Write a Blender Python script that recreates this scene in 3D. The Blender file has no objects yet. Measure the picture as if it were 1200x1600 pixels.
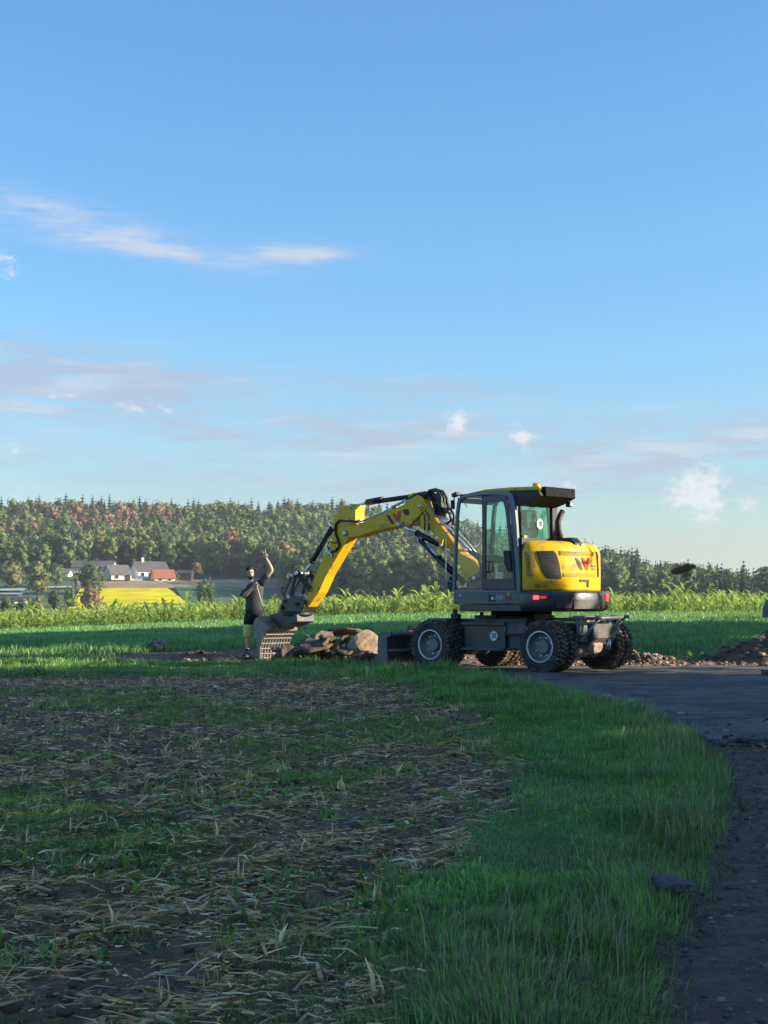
import bpy, bmesh, math, random
import numpy as np
from mathutils import Vector, Matrix, Euler
R = math.radians
random.seed(7); rng = np.random.default_rng(7)
scene = bpy.context.scene
col = scene.collection

# ------------------------------------------------------------------ camera, sky, sun, exposure
CAM_H = 1.235
PITCH = math.atan((945 - 800) / 2400)
cam_d = bpy.data.cameras.new('camera')
cam_d.sensor_fit = 'HORIZONTAL'; cam_d.sensor_width = 36.0; cam_d.lens = 72.0
cam_d.dof.use_dof = True; cam_d.dof.focus_distance = 28.0; cam_d.dof.aperture_fstop = 38.0
cam_d.clip_start = 0.05; cam_d.clip_end = 9000
cam = bpy.data.objects.new('camera', cam_d); col.objects.link(cam)
cam.location = (0, 0, CAM_H); cam.rotation_euler = (math.pi / 2 + PITCH, 0, 0)
scene.camera = cam

SUN_AZ = 97.0      # clockwise from +Y (the way the camera looks)
SUN_EL = 18.0
SUN_STRENGTH = 5.0
SKY_STRENGTH = 0.115
scene.view_settings.view_transform = 'Standard'
scene.view_settings.look = 'None'
scene.view_settings.exposure = 1.12
scene.view_settings.gamma = 1.0
scene.view_settings.use_curve_mapping = False
try:
    scene.cycles.use_denoising = True
    scene.cycles.max_bounces = 8
    scene.cycles.diffuse_bounces = 3
    scene.cycles.transparent_max_bounces = 12
    scene.cycles.volume_bounces = 0
except Exception:
    pass

sl = bpy.data.lights.new('sun', 'SUN'); sl.energy = SUN_STRENGTH; sl.angle = R(0.5)
sl.color = (1.0, 0.87, 0.66)
sun = bpy.data.objects.new('sun', sl); col.objects.link(sun)
sdir = Vector((math.sin(R(SUN_AZ)) * math.cos(R(SUN_EL)), math.cos(R(SUN_AZ)) * math.cos(R(SUN_EL)), math.sin(R(SUN_EL))))
sun.rotation_euler = sdir.to_track_quat('Z', 'Y').to_euler()
sun.location = sdir * 60

def build_world():
    w = bpy.data.worlds.new('World'); scene.world = w; w.use_nodes = True
    nt = w.node_tree; N = nt.nodes; L = nt.links
    N.clear()
    out = N.new('ShaderNodeOutputWorld'); bg = N.new('ShaderNodeBackground')
    sky = N.new('ShaderNodeTexSky'); sky.sky_type = 'NISHITA'; sky.sun_disc = False
    sky.sun_elevation = R(SUN_EL); sky.sun_rotation = R(SUN_AZ)
    sky.air_density = 1.5; sky.dust_density = 0.5; sky.ozone_density = 8.0; sky.altitude = 400
    bg.inputs['Strength'].default_value = SKY_STRENGTH
    def m(op, a, b=None, c=None):
        n = N.new('ShaderNodeMath'); n.operation = op
        for i, v in enumerate((a, b, c)):
            if v is None: continue
            if isinstance(v, (int, float)): n.inputs[i].default_value = v
            else: L.new(v, n.inputs[i])
        return n.outputs[0]
    tc = N.new('ShaderNodeTexCoord'); sp = N.new('ShaderNodeSeparateXYZ')
    L.new(tc.outputs['Generated'], sp.inputs[0])
    az = m('ARCTAN2', sp.outputs[0], sp.outputs[1]); el = m('ARCSINE', sp.outputs[2])
    def noise(sx, sy, scale, detail, off=0.0, rough=0.55):
        cb = N.new('ShaderNodeCombineXYZ')
        L.new(m('MULTIPLY', az, sx), cb.inputs[0]); L.new(m('MULTIPLY', el, sy), cb.inputs[1]); cb.inputs[2].default_value = off
        t = N.new('ShaderNodeTexNoise'); t.inputs['Scale'].default_value = scale
        t.inputs['Detail'].default_value = detail; t.inputs['Roughness'].default_value = rough
        L.new(cb.outputs[0], t.inputs['Vector']); return t.outputs['Fac']
    def sstep(v, a, b):
        n = N.new('ShaderNodeMapRange'); n.interpolation_type = 'SMOOTHSTEP'
        n.inputs[1].default_value = a; n.inputs[2].default_value = b
        L.new(v, n.inputs[0]); return n.outputs[0]
    def blob(a0, e0, ra, re, slope=0.0):
        da = m('SUBTRACT', az, a0)
        x = m('DIVIDE', da, ra)
        y = m('DIVIDE', m('SUBTRACT', m('SUBTRACT', el, e0), m('MULTIPLY', da, slope)), re)
        d = m('ADD', m('MULTIPLY', x, x), m('MULTIPLY', y, y))
        return m('POWER', 2.718, m('MULTIPLY', d, -1.0))
    def ang(px, py):
        u = (px - 600) / 2400; v = (800 - py) / 2400
        d = Vector((u, math.cos(PITCH) - v * math.sin(PITCH), math.sin(PITCH) + v * math.cos(PITCH))).normalized()
        return math.atan2(d.x, d.y), math.asin(d.z)
    def B(px, py, rx, ry, slope=0.0):
        a, e = ang(px, py); return blob(a, e, rx / 2400, ry / 2400, slope)
    def mx(*vs):
        r = vs[0]
        for v in vs[1:]: r = m('MAXIMUM', r, v)
        return r
    n1 = noise(7, 20, 2.6, 7, 3.1); n2 = noise(17, 26, 5.0, 7, 8.7, .60); n4 = noise(5, 30, 2.2, 6, 5.5); n5 = noise(9, 60, 3.0, 8, 2.2, .65); n3 = noise(3, 13, 1.6, 6, 1.2)
    # thin lavender sheets: long streaks near the horizon everywhere, thicker where the picture shows them
    sheets = mx(m('MULTIPLY', B(110, 345, 190, 26, -.22), .95), m('MULTIPLY', B(230, 388, 170, 15, -.10), 1.35), m('MULTIPLY', B(465, 397, 70, 15, -.02), 1.3),
                m('MULTIPLY', B(70, 602, 280, 52, -.05), 2.1), m('MULTIPLY', B(560, 682, 480, 40, -.03), 1.35), m('MULTIPLY', B(1060, 698, 420, 46, .02), 1.4), m('MULTIPLY', B(640, 608, 220, 18, -.06), .9), m('MULTIPLY', B(800, 745, 900, 46, .0), .85), m('MULTIPLY', B(200, 720, 500, 34, .0), .6))
    band = m('MULTIPLY', sstep(el, .02, .09), sstep(el, .20, .12))
    everywhere = m('MULTIPLY', band, m('MULTIPLY', sstep(n3, .50, .78), .5))
    sheet = m('MAXIMUM', m('MULTIPLY', sheets, sstep(n1, .22, .60)), everywhere)
    sheet = m('MINIMUM', m('MULTIPLY', m('MULTIPLY', sheet, m('ADD', .35, sstep(n5, .34, .62))), .72), .80)
    puffs = mx(m('MULTIPLY', B(715, 661, 17, 18), 1.4), m('MULTIPLY', B(815, 682, 19, 18), 1.4), m('MULTIPLY', B(1090, 768, 44, 42), 1.7), B(22, 702, 13, 17), m('MULTIPLY', B(2, 412, 26, 24), 1.0), m('MULTIPLY', B(885, 765, 24, 18), .9),
               m('MULTIPLY', B(1165, 785, 24, 14), .7), m('MULTIPLY', B(572, 739, 20, 9), .7), m('MULTIPLY', B(225, 638, 50, 8, -.05), .9), m('MULTIPLY', B(90, 618, 55, 8), .7), m('MULTIPLY', B(210, 572, 14, 12), .7), m('MULTIPLY', B(65, 320, 28, 14, -.3), .55), m('MULTIPLY', B(25, 768, 20, 12), .7))
    puff = m('MULTIPLY', sstep(puffs, .05, .45), sstep(m('ADD', m('MULTIPLY', m('SUBTRACT', n2, .5), 2.6), m('MULTIPLY', puffs, .55)), .22, .95))
    def mixc(fac, a, b):
        n = N.new('ShaderNodeMix'); n.data_type = 'RGBA'
        L.new(fac, n.inputs[0])
        for i, v in ((6, a), (7, b)):
            if isinstance(v, tuple): n.inputs[i].default_value = (*v, 1)
            else: L.new(v, n.inputs[i])
        return n.outputs[2]
    k = 1.0 / SKY_STRENGTH
    lil = mixc(m('MAXIMUM', sstep(n4, .48, .68), sstep(el, .16, .2)), tuple(k * x for x in (.225, .258, .325)), tuple(k * x for x in (.30, .325, .37)))
    c = mixc(sheet, sky.outputs[0], lil)
    c = mixc(m('MULTIPLY', puff, .85), c, tuple(k * x for x in (.40, .405, .42)))
    L.new(c, bg.inputs['Color']); L.new(bg.outputs[0], out.inputs['Surface'])
build_world()

# ------------------------------------------------------------------ object helpers
def tag(o, label=None, cat=None, group=None, kind=None):
    if label: o['label'] = label
    if cat: o['category'] = cat
    if group: o['group'] = group
    if kind: o['kind'] = kind
    elif cat: o['kind'] = 'thing'
    return o
def empty(name, loc=(0, 0, 0), rz=0.0, scale=1.0):
    o = bpy.data.objects.new(name, None); col.objects.link(o)
    o.location = loc; o.rotation_euler = (0, 0, rz); o.scale = (scale,) * 3
    o.empty_display_size = .2
    return o
def copy_tree(o, parent=None):
    c = o.copy(); col.objects.link(c)
    if parent is not None: c.parent = parent
    for ch in list(o.children): copy_tree(ch, c)
    return c

class MB:
    """collects simple shapes and links them as ONE mesh object"""
    def __init__(s): s.v = []; s.f = []; s.m = []; s.sm = []
    def add(s, vs, fs, mi=0, smooth=False):
        b = len(s.v); s.v += [tuple(p) for p in vs]
        for f in fs: s.f.append(tuple(i + b for i in f)); s.m.append(mi); s.sm.append(smooth)
    def box(s, c, d, rot=None, mi=0):
        M = rot.to_matrix() if isinstance(rot, Euler) else (rot or Matrix.Identity(3))
        vs = [Vector(c) + M @ Vector((x * d[0] / 2, y * d[1] / 2, z * d[2] / 2)) for x in (-1, 1) for y in (-1, 1) for z in (-1, 1)]
        s.add(vs, [(0, 1, 3, 2), (4, 6, 7, 5), (0, 4, 5, 1), (2, 3, 7, 6), (0, 2, 6, 4), (1, 5, 7, 3)], mi)
    def prism(s, poly, a, b, axis='y', mi=0):
        """poly: 2D outline in the plane across axis, from a to b along it"""
        n = len(poly)
        def P(p, t):
            return {'y': (p[0], t, p[1]), 'x': (t, p[0], p[1]), 'z': (p[0], p[1], t)}[axis]
        vs = [P(p, a) for p in poly] + [P(p, b) for p in poly]
        fs = [(i, (i + 1) % n, n + (i + 1) % n, n + i) for i in range(n)]
        s.add(vs, fs + [tuple(range(n - 1, -1, -1)), tuple(range(n, 2 * n))], mi)
    def ring(s, outer, inner, a, b, mi=0):
        """frame in the x-z plane: outer and inner outlines with equal point counts, from y=a to y=b"""
        n = len(outer)
        vs = [(p[0], a, p[1]) for p in outer] + [(p[0], a, p[1]) for p in inner] + [(p[0], b, p[1]) for p in outer] + [(p[0], b, p[1]) for p in inner]
        fs = []
        for i in range(n):
            j = (i + 1) % n
            fs += [(i, j, n + j, n + i), (2 * n + i, 3 * n + i, 3 * n + j, 2 * n + j), (i, 2 * n + i, 2 * n + j, j), (n + i, n + j, 3 * n + j, 3 * n + i)]
        s.add(vs, fs, mi)
    def tube(s, pts, r, n=8, mi=0, cap=True, smooth=True):
        pts = [Vector(p) for p in pts]; k = len(pts)
        rr = r if isinstance(r, (list, tuple)) else [r] * k
        vs = []; prev = None
        for i, p in enumerate(pts):
            t = (pts[min(i + 1, k - 1)] - pts[max(i - 1, 0)]).normalized()
            if prev is None:
                a = Vector((0, 0, 1)) if abs(t.z) < .9 else Vector((1, 0, 0))
                u = t.cross(a).normalized()
            else:
                u = (prev - t * prev.dot(t)).normalized()
            prev = u; w = t.cross(u)
            for q in range(n):
                an = 2 * math.pi * (q + .5) / n
                vs.append(p + (u * math.cos(an) + w * math.sin(an)) * rr[i])
        fs = []
        for i in range(k - 1):
            for q in range(n):
                fs.append((i * n + q, i * n + (q + 1) % n, (i + 1) * n + (q + 1) % n, (i + 1) * n + q))
        s.add(vs, fs, mi, smooth)
        if cap:
            b = len(s.v) - len(vs)
            s.f.append(tuple(b + q for q in range(n - 1, -1, -1))); s.m.append(mi); s.sm.append(False)
            s.f.append(tuple(b + (k - 1) * n + q for q in range(n))); s.m.append(mi); s.sm.append(False)
    def lathe(s, prof, c=(0, 0, 0), axis='y', n=32, mi=0, smooth=True):
        """prof: (radius, along axis)"""
        vs = []; k = len(prof)
        for r_, t in prof:
            for q in range(n):
                a = 2 * math.pi * q / n; x, z = r_ * math.cos(a), r_ * math.sin(a)
                p = {'y': (x, t, z), 'z': (x, z, t), 'x': (t, x, z)}[axis]
                vs.append((p[0] + c[0], p[1] + c[1], p[2] + c[2]))
        fs = [(i * n + q, i * n + (q + 1) % n, (i + 1) * n + (q + 1) % n, (i + 1) * n + q) for i in range(k - 1) for q in range(n)]
        s.add(vs, fs, mi, smooth)
    def disc(s, c, r, axis='y', n=24, mi=0, rx=None):
        vs = []
        for q in range(n):
            a = 2 * math.pi * q / n; x, z = (rx or r) * math.cos(a), r * math.sin(a)
            p = {'y': (x, 0, z), 'x': (0, x, z), 'z': (x, z, 0)}[axis]
            vs.append((p[0] + c[0], p[1] + c[1], p[2] + c[2]))
        s.add(vs, [tuple(range(n))], mi)
    def loft(s, rings, n=14, mi=0, cap=True, smooth=True):
        """rings: (centre, u, v) with u and v half-axis vectors"""
        vs = []; k = len(rings)
        for c, u, w in rings:
            c = Vector(c); u = Vector(u); w = Vector(w)
            for q in range(n):
                a = 2 * math.pi * q / n
                vs.append(c + u * math.cos(a) + w * math.sin(a))
        fs = [(i * n + q, i * n + (q + 1) % n, (i + 1) * n + (q + 1) % n, (i + 1) * n + q) for i in range(k - 1) for q in range(n)]
        if cap: fs += [tuple(range(n - 1, -1, -1)), tuple((k - 1) * n + q for q in range(n))]
        s.add(vs, fs, mi, smooth)
    def blob(s, c, r, sub=2, mi=0, jit=0.0, smooth=True, rot=None):
        bm = bmesh.new(); bmesh.ops.create_icosphere(bm, subdivisions=sub, radius=1)
        bm.verts.ensure_lookup_table()
        rr = r if isinstance(r, (tuple, list)) else (r, r, r)
        M = rot.to_matrix() if rot else Matrix.Identity(3)
        vs = []
        for v in bm.verts:
            k = 1 + random.uniform(-jit, jit)
            vs.append(Vector(c) + M @ Vector((v.co.x * rr[0] * k, v.co.y * rr[1] * k, v.co.z * rr[2] * k)))
        s.add(vs, [tuple(x.index for x in f.verts) for f in bm.faces], mi, smooth); bm.free()
    def mesh(s, name, mats):
        me = bpy.data.meshes.new(name); me.from_pydata(s.v, [], s.f)
        for m_ in (mats if isinstance(mats, (list, tuple)) else [mats]): me.materials.append(m_)
        me.polygons.foreach_set('material_index', s.m); me.polygons.foreach_set('use_smooth', s.sm)
        bm = bmesh.new(); bm.from_mesh(me); bmesh.ops.recalc_face_normals(bm, faces=bm.faces); bm.to_mesh(me); bm.free()
        me.update(); return me
    def build(s, name, mats, parent=None, bevel=0.0, rz=None, loc=None):
        o = bpy.data.objects.new(name, s.mesh(name, mats)); col.objects.link(o)
        if parent is not None: o.parent = parent
        if rz is not None: o.rotation_euler = (0, 0, rz)
        if loc is not None: o.location = loc
        if bevel:
            b = o.modifiers.new('bevel', 'BEVEL'); b.width = bevel; b.segments = 2; b.limit_method = 'ANGLE'; b.angle_limit = R(40)
        return o

def np_mesh(name, verts, quads=None, tris=None, mats=(), color=None, smooth=False):
    """fast mesh from arrays; color = per-vertex RGB stored as attribute 'tint'"""
    me = bpy.data.meshes.new(name)
    verts = np.asarray(verts, np.float32)
    nq = 0 if quads is None else len(quads); ntr = 0 if tris is None else len(tris)
    loops = np.concatenate([np.asarray(a, np.int32).ravel() for a in ((quads if nq else []), (tris if ntr else []))]).astype(np.int32)
    starts = np.concatenate([np.arange(nq, dtype=np.int32) * 4, nq * 4 + np.arange(ntr, dtype=np.int32) * 3])
    me.vertices.add(len(verts)); me.vertices.foreach_set('co', verts.ravel())
    me.loops.add(len(loops)); me.loops.foreach_set('vertex_index', loops)
    me.polygons.add(nq + ntr); me.polygons.foreach_set('loop_start', starts)
    if smooth: me.polygons.foreach_set('use_smooth', np.ones(nq + ntr, bool))
    for m_ in mats: me.materials.append(m_)
    if color is not None:
        at = me.attributes.new('tint', 'FLOAT_COLOR', 'POINT')
        c4 = np.ones((len(verts), 4), np.float32); c4[:, :3] = color; at.data.foreach_set('color', c4.ravel())
    me.update(calc_edges=True); me.validate()
    return me
def link(name, me, parent=None):
    o = bpy.data.objects.new(name, me); col.objects.link(o)
    if parent is not None: o.parent = parent
    return o

# ------------------------------------------------------------------ noise for placing things
def _hash(ix, iy, seed):
    h = (ix.astype(np.int64) * 374761393 + iy.astype(np.int64) * 668265263 + seed * 1442695041) & 0xffffffff
    h = ((h ^ (h >> 13)) * 1274126177) & 0xffffffff
    return ((h ^ (h >> 16)) & 0xffff) / 65535.0
def vnoise(x, y, seed=0):
    x = np.asarray(x, float); y = np.asarray(y, float)
    ix = np.floor(x).astype(np.int64); iy = np.floor(y).astype(np.int64); fx = x - ix; fy = y - iy
    fx = fx * fx * (3 - 2 * fx); fy = fy * fy * (3 - 2 * fy)
    a = _hash(ix, iy, seed); b = _hash(ix + 1, iy, seed); c = _hash(ix, iy + 1, seed); d = _hash(ix + 1, iy + 1, seed)
    return (a * (1 - fx) + b * fx) * (1 - fy) + (c * (1 - fx) + d * fx) * fy
def fbm(x, y, seed=0, oct=4):
    t = 0; a = .5; s = 1.0
    for k in range(oct):
        t = t + a * vnoise(np.asarray(x) * s, np.asarray(y) * s, seed + k * 17); a *= .5; s *= 2.03
    return t / (1 - .5 ** oct)
def sstep(v, a, b):
    t = np.clip((np.asarray(v, float) - a) / (b - a), 0, 1); return t * t * (3 - 2 * t)

# ------------------------------------------------------------------ materials
def mat(name, base, rough=.6, metal=0.0, var=.25, scale=6.0, bump=0.0, bscale=40.0, spec=.5, dirt=None, dirt_amt=.5, dscale=5.0, emit=None, coat=0.0, tint=False, translucent=0.0):
    m = bpy.data.materials.new(name); m.use_nodes = True
    nt = m.node_tree; N = nt.nodes; L = nt.links; bs = N['Principled BSDF']
    tc = N.new('ShaderNodeTexCoord')
    def nz(sc, det=5, ro=.6):
        t = N.new('ShaderNodeTexNoise'); t.inputs['Scale'].default_value = sc; t.inputs['Detail'].default_value = det; t.inputs['Roughness'].default_value = ro
        L.new(tc.outputs['Object'], t.inputs['Vector']); return t.outputs['Fac']
    def mix(fac, a, b, mode='MIX'):
        n = N.new('ShaderNodeMix'); n.data_type = 'RGBA'; n.blend_type = mode
        for i, v in ((0, fac), (6, a), (7, b)):
            if isinstance(v, (int, float)): n.inputs[i].default_value = v
            elif isinstance(v, tuple): n.inputs[i].default_value = (*v, 1)
            else: L.new(v, n.inputs[i])
        return n.outputs[2]
    def rr(v, a, b, c=0.0, d=1.0):
        n = N.new('ShaderNodeMapRange'); L.new(v, n.inputs[0])
        for i, q in enumerate((a, b, c, d)): n.inputs[i + 1].default_value = q
        return n.outputs[0]
    if tint:
        at = N.new('ShaderNodeAttribute'); at.attribute_name = 'tint'; cur = at.outputs['Color']
        if var: cur = mix(rr(nz(scale), .3, .7), mix(1.0, cur, (1 - var,) * 3, 'MULTIPLY'), mix(1.0, cur, (1 + var,) * 3, 'MULTIPLY'))
    else:
        b = tuple(base)
        if var:
            lo = tuple(x * (1 - var) for x in b); hi = tuple(min(1, x * (1 + var)) for x in b)
            cur = mix(rr(nz(scale), .3, .7), lo, hi)
        else: cur = b
    if dirt is not None:
        cur = mix(rr(nz(dscale, 8, .7), .62 - dirt_amt * .4, .72 - dirt_amt * .25), cur, tuple(dirt))
    if isinstance(cur, tuple): bs.inputs['Base Color'].default_value = (*cur, 1)
    else: L.new(cur, bs.inputs['Base Color'])
    bs.inputs['Roughness'].default_value = rough; bs.inputs['Metallic'].default_value = metal
    if 0 < rough < .95 and var: L.new(rr(nz(scale * 2.3), .3, .7, max(.02, rough - .1), min(1, rough + .12)), bs.inputs['Roughness'])
    bs.inputs['Specular IOR Level'].default_value = spec
    if coat: bs.inputs['Coat Weight'].default_value = coat; bs.inputs['Coat Roughness'].default_value = .12
    if emit: bs.inputs['Emission Color'].default_value = (*emit[0], 1); bs.inputs['Emission Strength'].default_value = emit[1]
    if bump:
        bn = N.new('ShaderNodeBump'); bn.inputs['Strength'].default_value = min(1.0, bump); bn.inputs['Distance'].default_value = .02
        L.new(nz(bscale, 6, .65), bn.inputs['Height']); L.new(bn.outputs[0], bs.inputs['Normal'])
    if translucent:
        tr = N.new('ShaderNodeBsdfTranslucent'); ms = N.new('ShaderNodeMixShader'); ms.inputs[0].default_value = translucent
        if isinstance(cur, tuple): tr.inputs['Color'].default_value = (*cur, 1)
        else: L.new(cur, tr.inputs['Color'])
        L.new(bs.outputs[0], ms.inputs[1]); L.new(tr.outputs[0], ms.inputs[2])
        L.new(ms.outputs[0], N['Material Output'].inputs['Surface'])
    return m
def glass_mat(name, tint, refl=1.0):
    m = bpy.data.materials.new(name); m.use_nodes = True; nt = m.node_tree; N = nt.nodes; L = nt.links
    N.remove(N['Principled BSDF'])
    t = N.new('ShaderNodeBsdfTransparent'); t.inputs[0].default_value = (*tint, 1)
    g = N.new('ShaderNodeBsdfGlossy'); g.inputs['Roughness'].default_value = .03; g.inputs['Color'].default_value = (1, 1, 1, 1)
    f = N.new('ShaderNodeLayerWeight'); f.inputs[0].default_value = .5
    p5 = N.new('ShaderNodeMath'); p5.operation = 'POWER'; p5.inputs[1].default_value = 5.0; L.new(f.outputs['Facing'], p5.inputs[0])
    k = N.new('ShaderNodeMath'); k.operation = 'MULTIPLY_ADD'; k.inputs[1].default_value = .9 * refl; k.inputs[2].default_value = .045 * refl; L.new(p5.outputs[0], k.inputs[0])
    s = N.new('ShaderNodeMixShader'); L.new(k.outputs[0], s.inputs[0]); L.new(t.outputs[0], s.inputs[1]); L.new(g.outputs[0], s.inputs[2])
    L.new(s.outputs[0], N['Material Output'].inputs['Surface']); return m
def foliage_mat(name, translucent=.3, use_object_color=False, var=.35, scale=.6, rough=.6, spec=.3):
    """leaf colour = tint attribute (or the object's own colour) x noise"""
    m = bpy.data.materials.new(name); m.use_nodes = True; nt = m.node_tree; N = nt.nodes; L = nt.links; bs = N['Principled BSDF']
    if use_object_color:
        a = N.new('ShaderNodeObjectInfo'); c0 = a.outputs['Color']
    else:
        a = N.new('ShaderNodeAttribute'); a.attribute_name = 'tint'; c0 = a.outputs['Color']
    ge = N.new('ShaderNodeNewGeometry')
    t = N.new('ShaderNodeTexNoise'); t.inputs['Scale'].default_value = scale; t.inputs['Detail'].default_value = 4
    L.new(ge.outputs['Position'], t.inputs['Vector'])
    r_ = N.new('ShaderNodeMapRange'); L.new(t.outputs['Fac'], r_.inputs[0]); r_.inputs[1].default_value = .3; r_.inputs[2].default_value = .7
    r_.inputs[3].default_value = 1 - var; r_.inputs[4].default_value = 1 + var
    mul = N.new('ShaderNodeVectorMath'); mul.operation = 'SCALE'; L.new(c0, mul.inputs[0]); L.new(r_.outputs[0], mul.inputs['Scale'])
    L.new(mul.outputs[0], bs.inputs['Base Color']); bs.inputs['Roughness'].default_value = rough; bs.inputs['Specular IOR Level'].default_value = spec
    tr = N.new('ShaderNodeBsdfTranslucent'); L.new(mul.outputs[0], tr.inputs['Color'])
    ms = N.new('ShaderNodeMixShader'); ms.inputs[0].default_value = translucent
    L.new(bs.outputs[0], ms.inputs[1]); L.new(tr.outputs[0], ms.inputs[2]); L.new(ms.outputs[0], N['Material Output'].inputs['Surface'])
    return m

M = {}
M['yellow'] = mat('yellow_paint', (.74, .43, .008), .40, var=.06, scale=3, spec=.3, dirt=(.36, .23, .06), dirt_amt=.22, dscale=5, coat=.12)
M['charcoal'] = mat('charcoal_paint', (.040, .044, .047), .42, var=.12, dirt=(.08, .07, .06), dirt_amt=.18, dscale=4, coat=.15)
M['charcoal_light'] = mat('mid_grey_paint', (.10, .115, .12), .42, var=.12, dirt=(.13, .12, .10), dirt_amt=.2)
M['frame_grey'] = mat('cab_frame_grey', (.17, .19, .20), .4, var=.1)
M['chassis'] = mat('chassis_paint', (.05, .062, .075), .45, var=.2, dirt=(.12, .095, .07), dirt_amt=.32, dscale=3)
M['black'] = mat('black_plastic', (.010, .0105, .011), .55, var=.2, dirt=(.04, .036, .033), dirt_amt=.1)
M['hose'] = mat('hose_rubber', (.014, .014, .015), .45, var=.2)
M['rubber'] = mat('tyre_rubber', (.022, .023, .024), .75, var=.3, dirt=(.07, .055, .04), dirt_amt=.35, dscale=9)
M['rubber_mud'] = mat('muddy_tread', (.035, .031, .027), .85, var=.4, scale=14, dirt=(.20, .145, .095), dirt_amt=.48, dscale=12, bump=.5)
M['rim'] = mat('rim_grey', (.15, .165, .175), .45, var=.15, dirt=(.2, .17, .14), dirt_amt=.22)
M['rim_edge'] = mat('rim_edge_light_grey', (.66, .68, .68), .4, var=.1)
M['chrome'] = mat('chrome_rod', (.75, .76, .78), .12, 1.0, var=0)
M['steel'] = mat('bare_steel', (.42, .44, .46), .35, .8, var=.2)
M['pipe'] = mat('galvanised_pipe', (.42, .45, .5), .4, .5, var=.1)
M['mudsteel'] = mat('mud_caked_casting', (.33, .28, .21), .85, var=.25, dirt=(.14, .11, .08), dirt_amt=.3, bump=.4, bscale=25)
M['bucket'] = mat('worn_bucket_steel', (.19, .19, .185), .5, .25, var=.25, dirt=(.22, .14, .09), dirt_amt=.4)
M['rust'] = mat('soil_rubbed_steel', (.30, .19, .12), .65, .1, var=.25, dirt=(.12, .08, .06), dirt_amt=.3)
M['red'] = mat('red_decal', (.55, .035, .03), .4, var=.05)
M['redlamp'] = mat('tail_lamp_red', (.6, .02, .02), .25, var=0, emit=((1, .06, .05), 1.6))
M['redlens'] = mat('tail_lens_red', (.62, .03, .025), .2, var=0, emit=((1, .08, .05), .25))
M['orange'] = mat('beacon_orange', (.75, .22, .02), .25, var=0)
M['white'] = mat('white_decal', (.78, .79, .78), .5, var=.04)
M['ink'] = mat('black_print', (.012, .012, .012), .5, var=0)
M['greydecal'] = mat('pale_grey_print', (.5, .5, .48), .5, var=0)
M['glass'] = glass_mat('clear_glass', (.96, .985, .98), .6)
M['gglass'] = glass_mat('green_tinted_glass', (.62, .84, .77), 1.0)
M['lamp'] = mat('lamp_lens', (.7, .72, .74), .15, var=0)

# ------------------------------------------------------------------ terrain
def px_of(x, y): return 600 + 2400 * np.asarray(x, float) / np.maximum(np.asarray(y, float), 1.0)
_sky_px = [-400, -100, 0, 100, 200, 300, 400, 500, 600, 700, 800, 930, 1000, 1100, 1200, 1400, 1800]
_sky_py = [796, 781, 775, 770, 772, 775, 777, 774, 782, 798, 820, 846, 858, 871, 890, 905, 912]
_bx = [-100, 33, 36, 42, 48, 55, 62, 75, 110, 160, 250, 330, 450]
_bz = [0, 0, .33, .55, .73, .86, .90, .6, -1.5, -3.5, -2.6, -1.5, -.6]
def crest_y(x, y): return np.interp(px_of(x, y), [0, 500, 800, 1200], [820, 820, 760, 640])
def zt(x, y):
    x = np.asarray(x, float); y = np.asarray(y, float)
    z = np.interp(y, _bx, _bz)
    xc = np.clip(x, -22, 22)
    z = z + (.035 * np.minimum(xc, 0) + .006 * xc) * sstep(y, 33, 50) * (1 - sstep(y, 80, 140))
    p = px_of(x, y); yc = crest_y(x, y); sk = np.interp(p, _sky_px, _sky_py)
    zc = 1.235 + (945 - sk) * yc / 2400 - 18.5
    t = np.clip((y - 450) / (yc - 450), 0, None)
    rise = np.where(t < 1, np.power(np.clip(t, 0, 1), 1.4), 1.0) * (zc + .6)
    rise = rise - np.clip(y - yc - 60, 0, None) * .05 * (y > yc)
    z = z + np.where(y > 450, np.maximum(rise, -8), 0)
    z = z + (fbm(x / 40, y / 40, 5) - .5) * 2.2 * sstep(y, 90, 260)
    return z
def road_edge(y):      # x of the road's grassy (left) edge
    return np.interp(y, [-8, 2, 4.6, 5.64, 6.9, 9.2, 11.7, 14.6, 17.6, 20.6, 23.5, 26.5, 29.5, 31.2], [.5, .64, .80, .96, 1.40, 2.0, 2.52, 2.85, 2.85, 2.6, 2.15, 1.55, .75, -.1])
def dirt_mask(x, y):
    lo = np.interp(x, [-7, -5, -1, 3, 12], [33.0, 32.2, 31.4, 30.8, 30.6]) + (fbm(x * .9, y * .9, 31) - .5) * 1.2
    hi = np.interp(x, [-7, -5.2, -3, 2, 5, 12], [32.9, 34.6, 35.4, 35.0, 34.0, 33.6]) + (fbm(x * .7, y * .7, 32) - .5) * 1.2
    return sstep(y, lo - .12, lo + .12) * (1 - sstep(y, hi - .25, hi + .25))
def stub_right(y): return np.interp(y, [3, 4.5, 5.5, 6.8, 8.6, 12.6, 16, 20, 22.8, 26], [-.3, -.19, 0, .2, .55, 1.05, 1.0, .7, .4, -.2])
def stubble_mask(x, y):
    e = stub_right(y) + (fbm(x * 1.4, y * .8, 41) - .5) * 1.1
    far = 26.3 + (fbm(x * .5, y * .5, 42) - .5) * 2.0
    return (1 - sstep(x, e - .25, e + .2)) * (1 - sstep(y, far - .8, far + .5))
def weed_mask(x, y):   # green patches inside the stubble
    return sstep(fbm(x * .55 + 3.1, y * .38 + 1.7, 51, 4) + .25 * (fbm(x * 2.6, y * 2.0, 52, 3) - .5), .50, .68)
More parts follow.
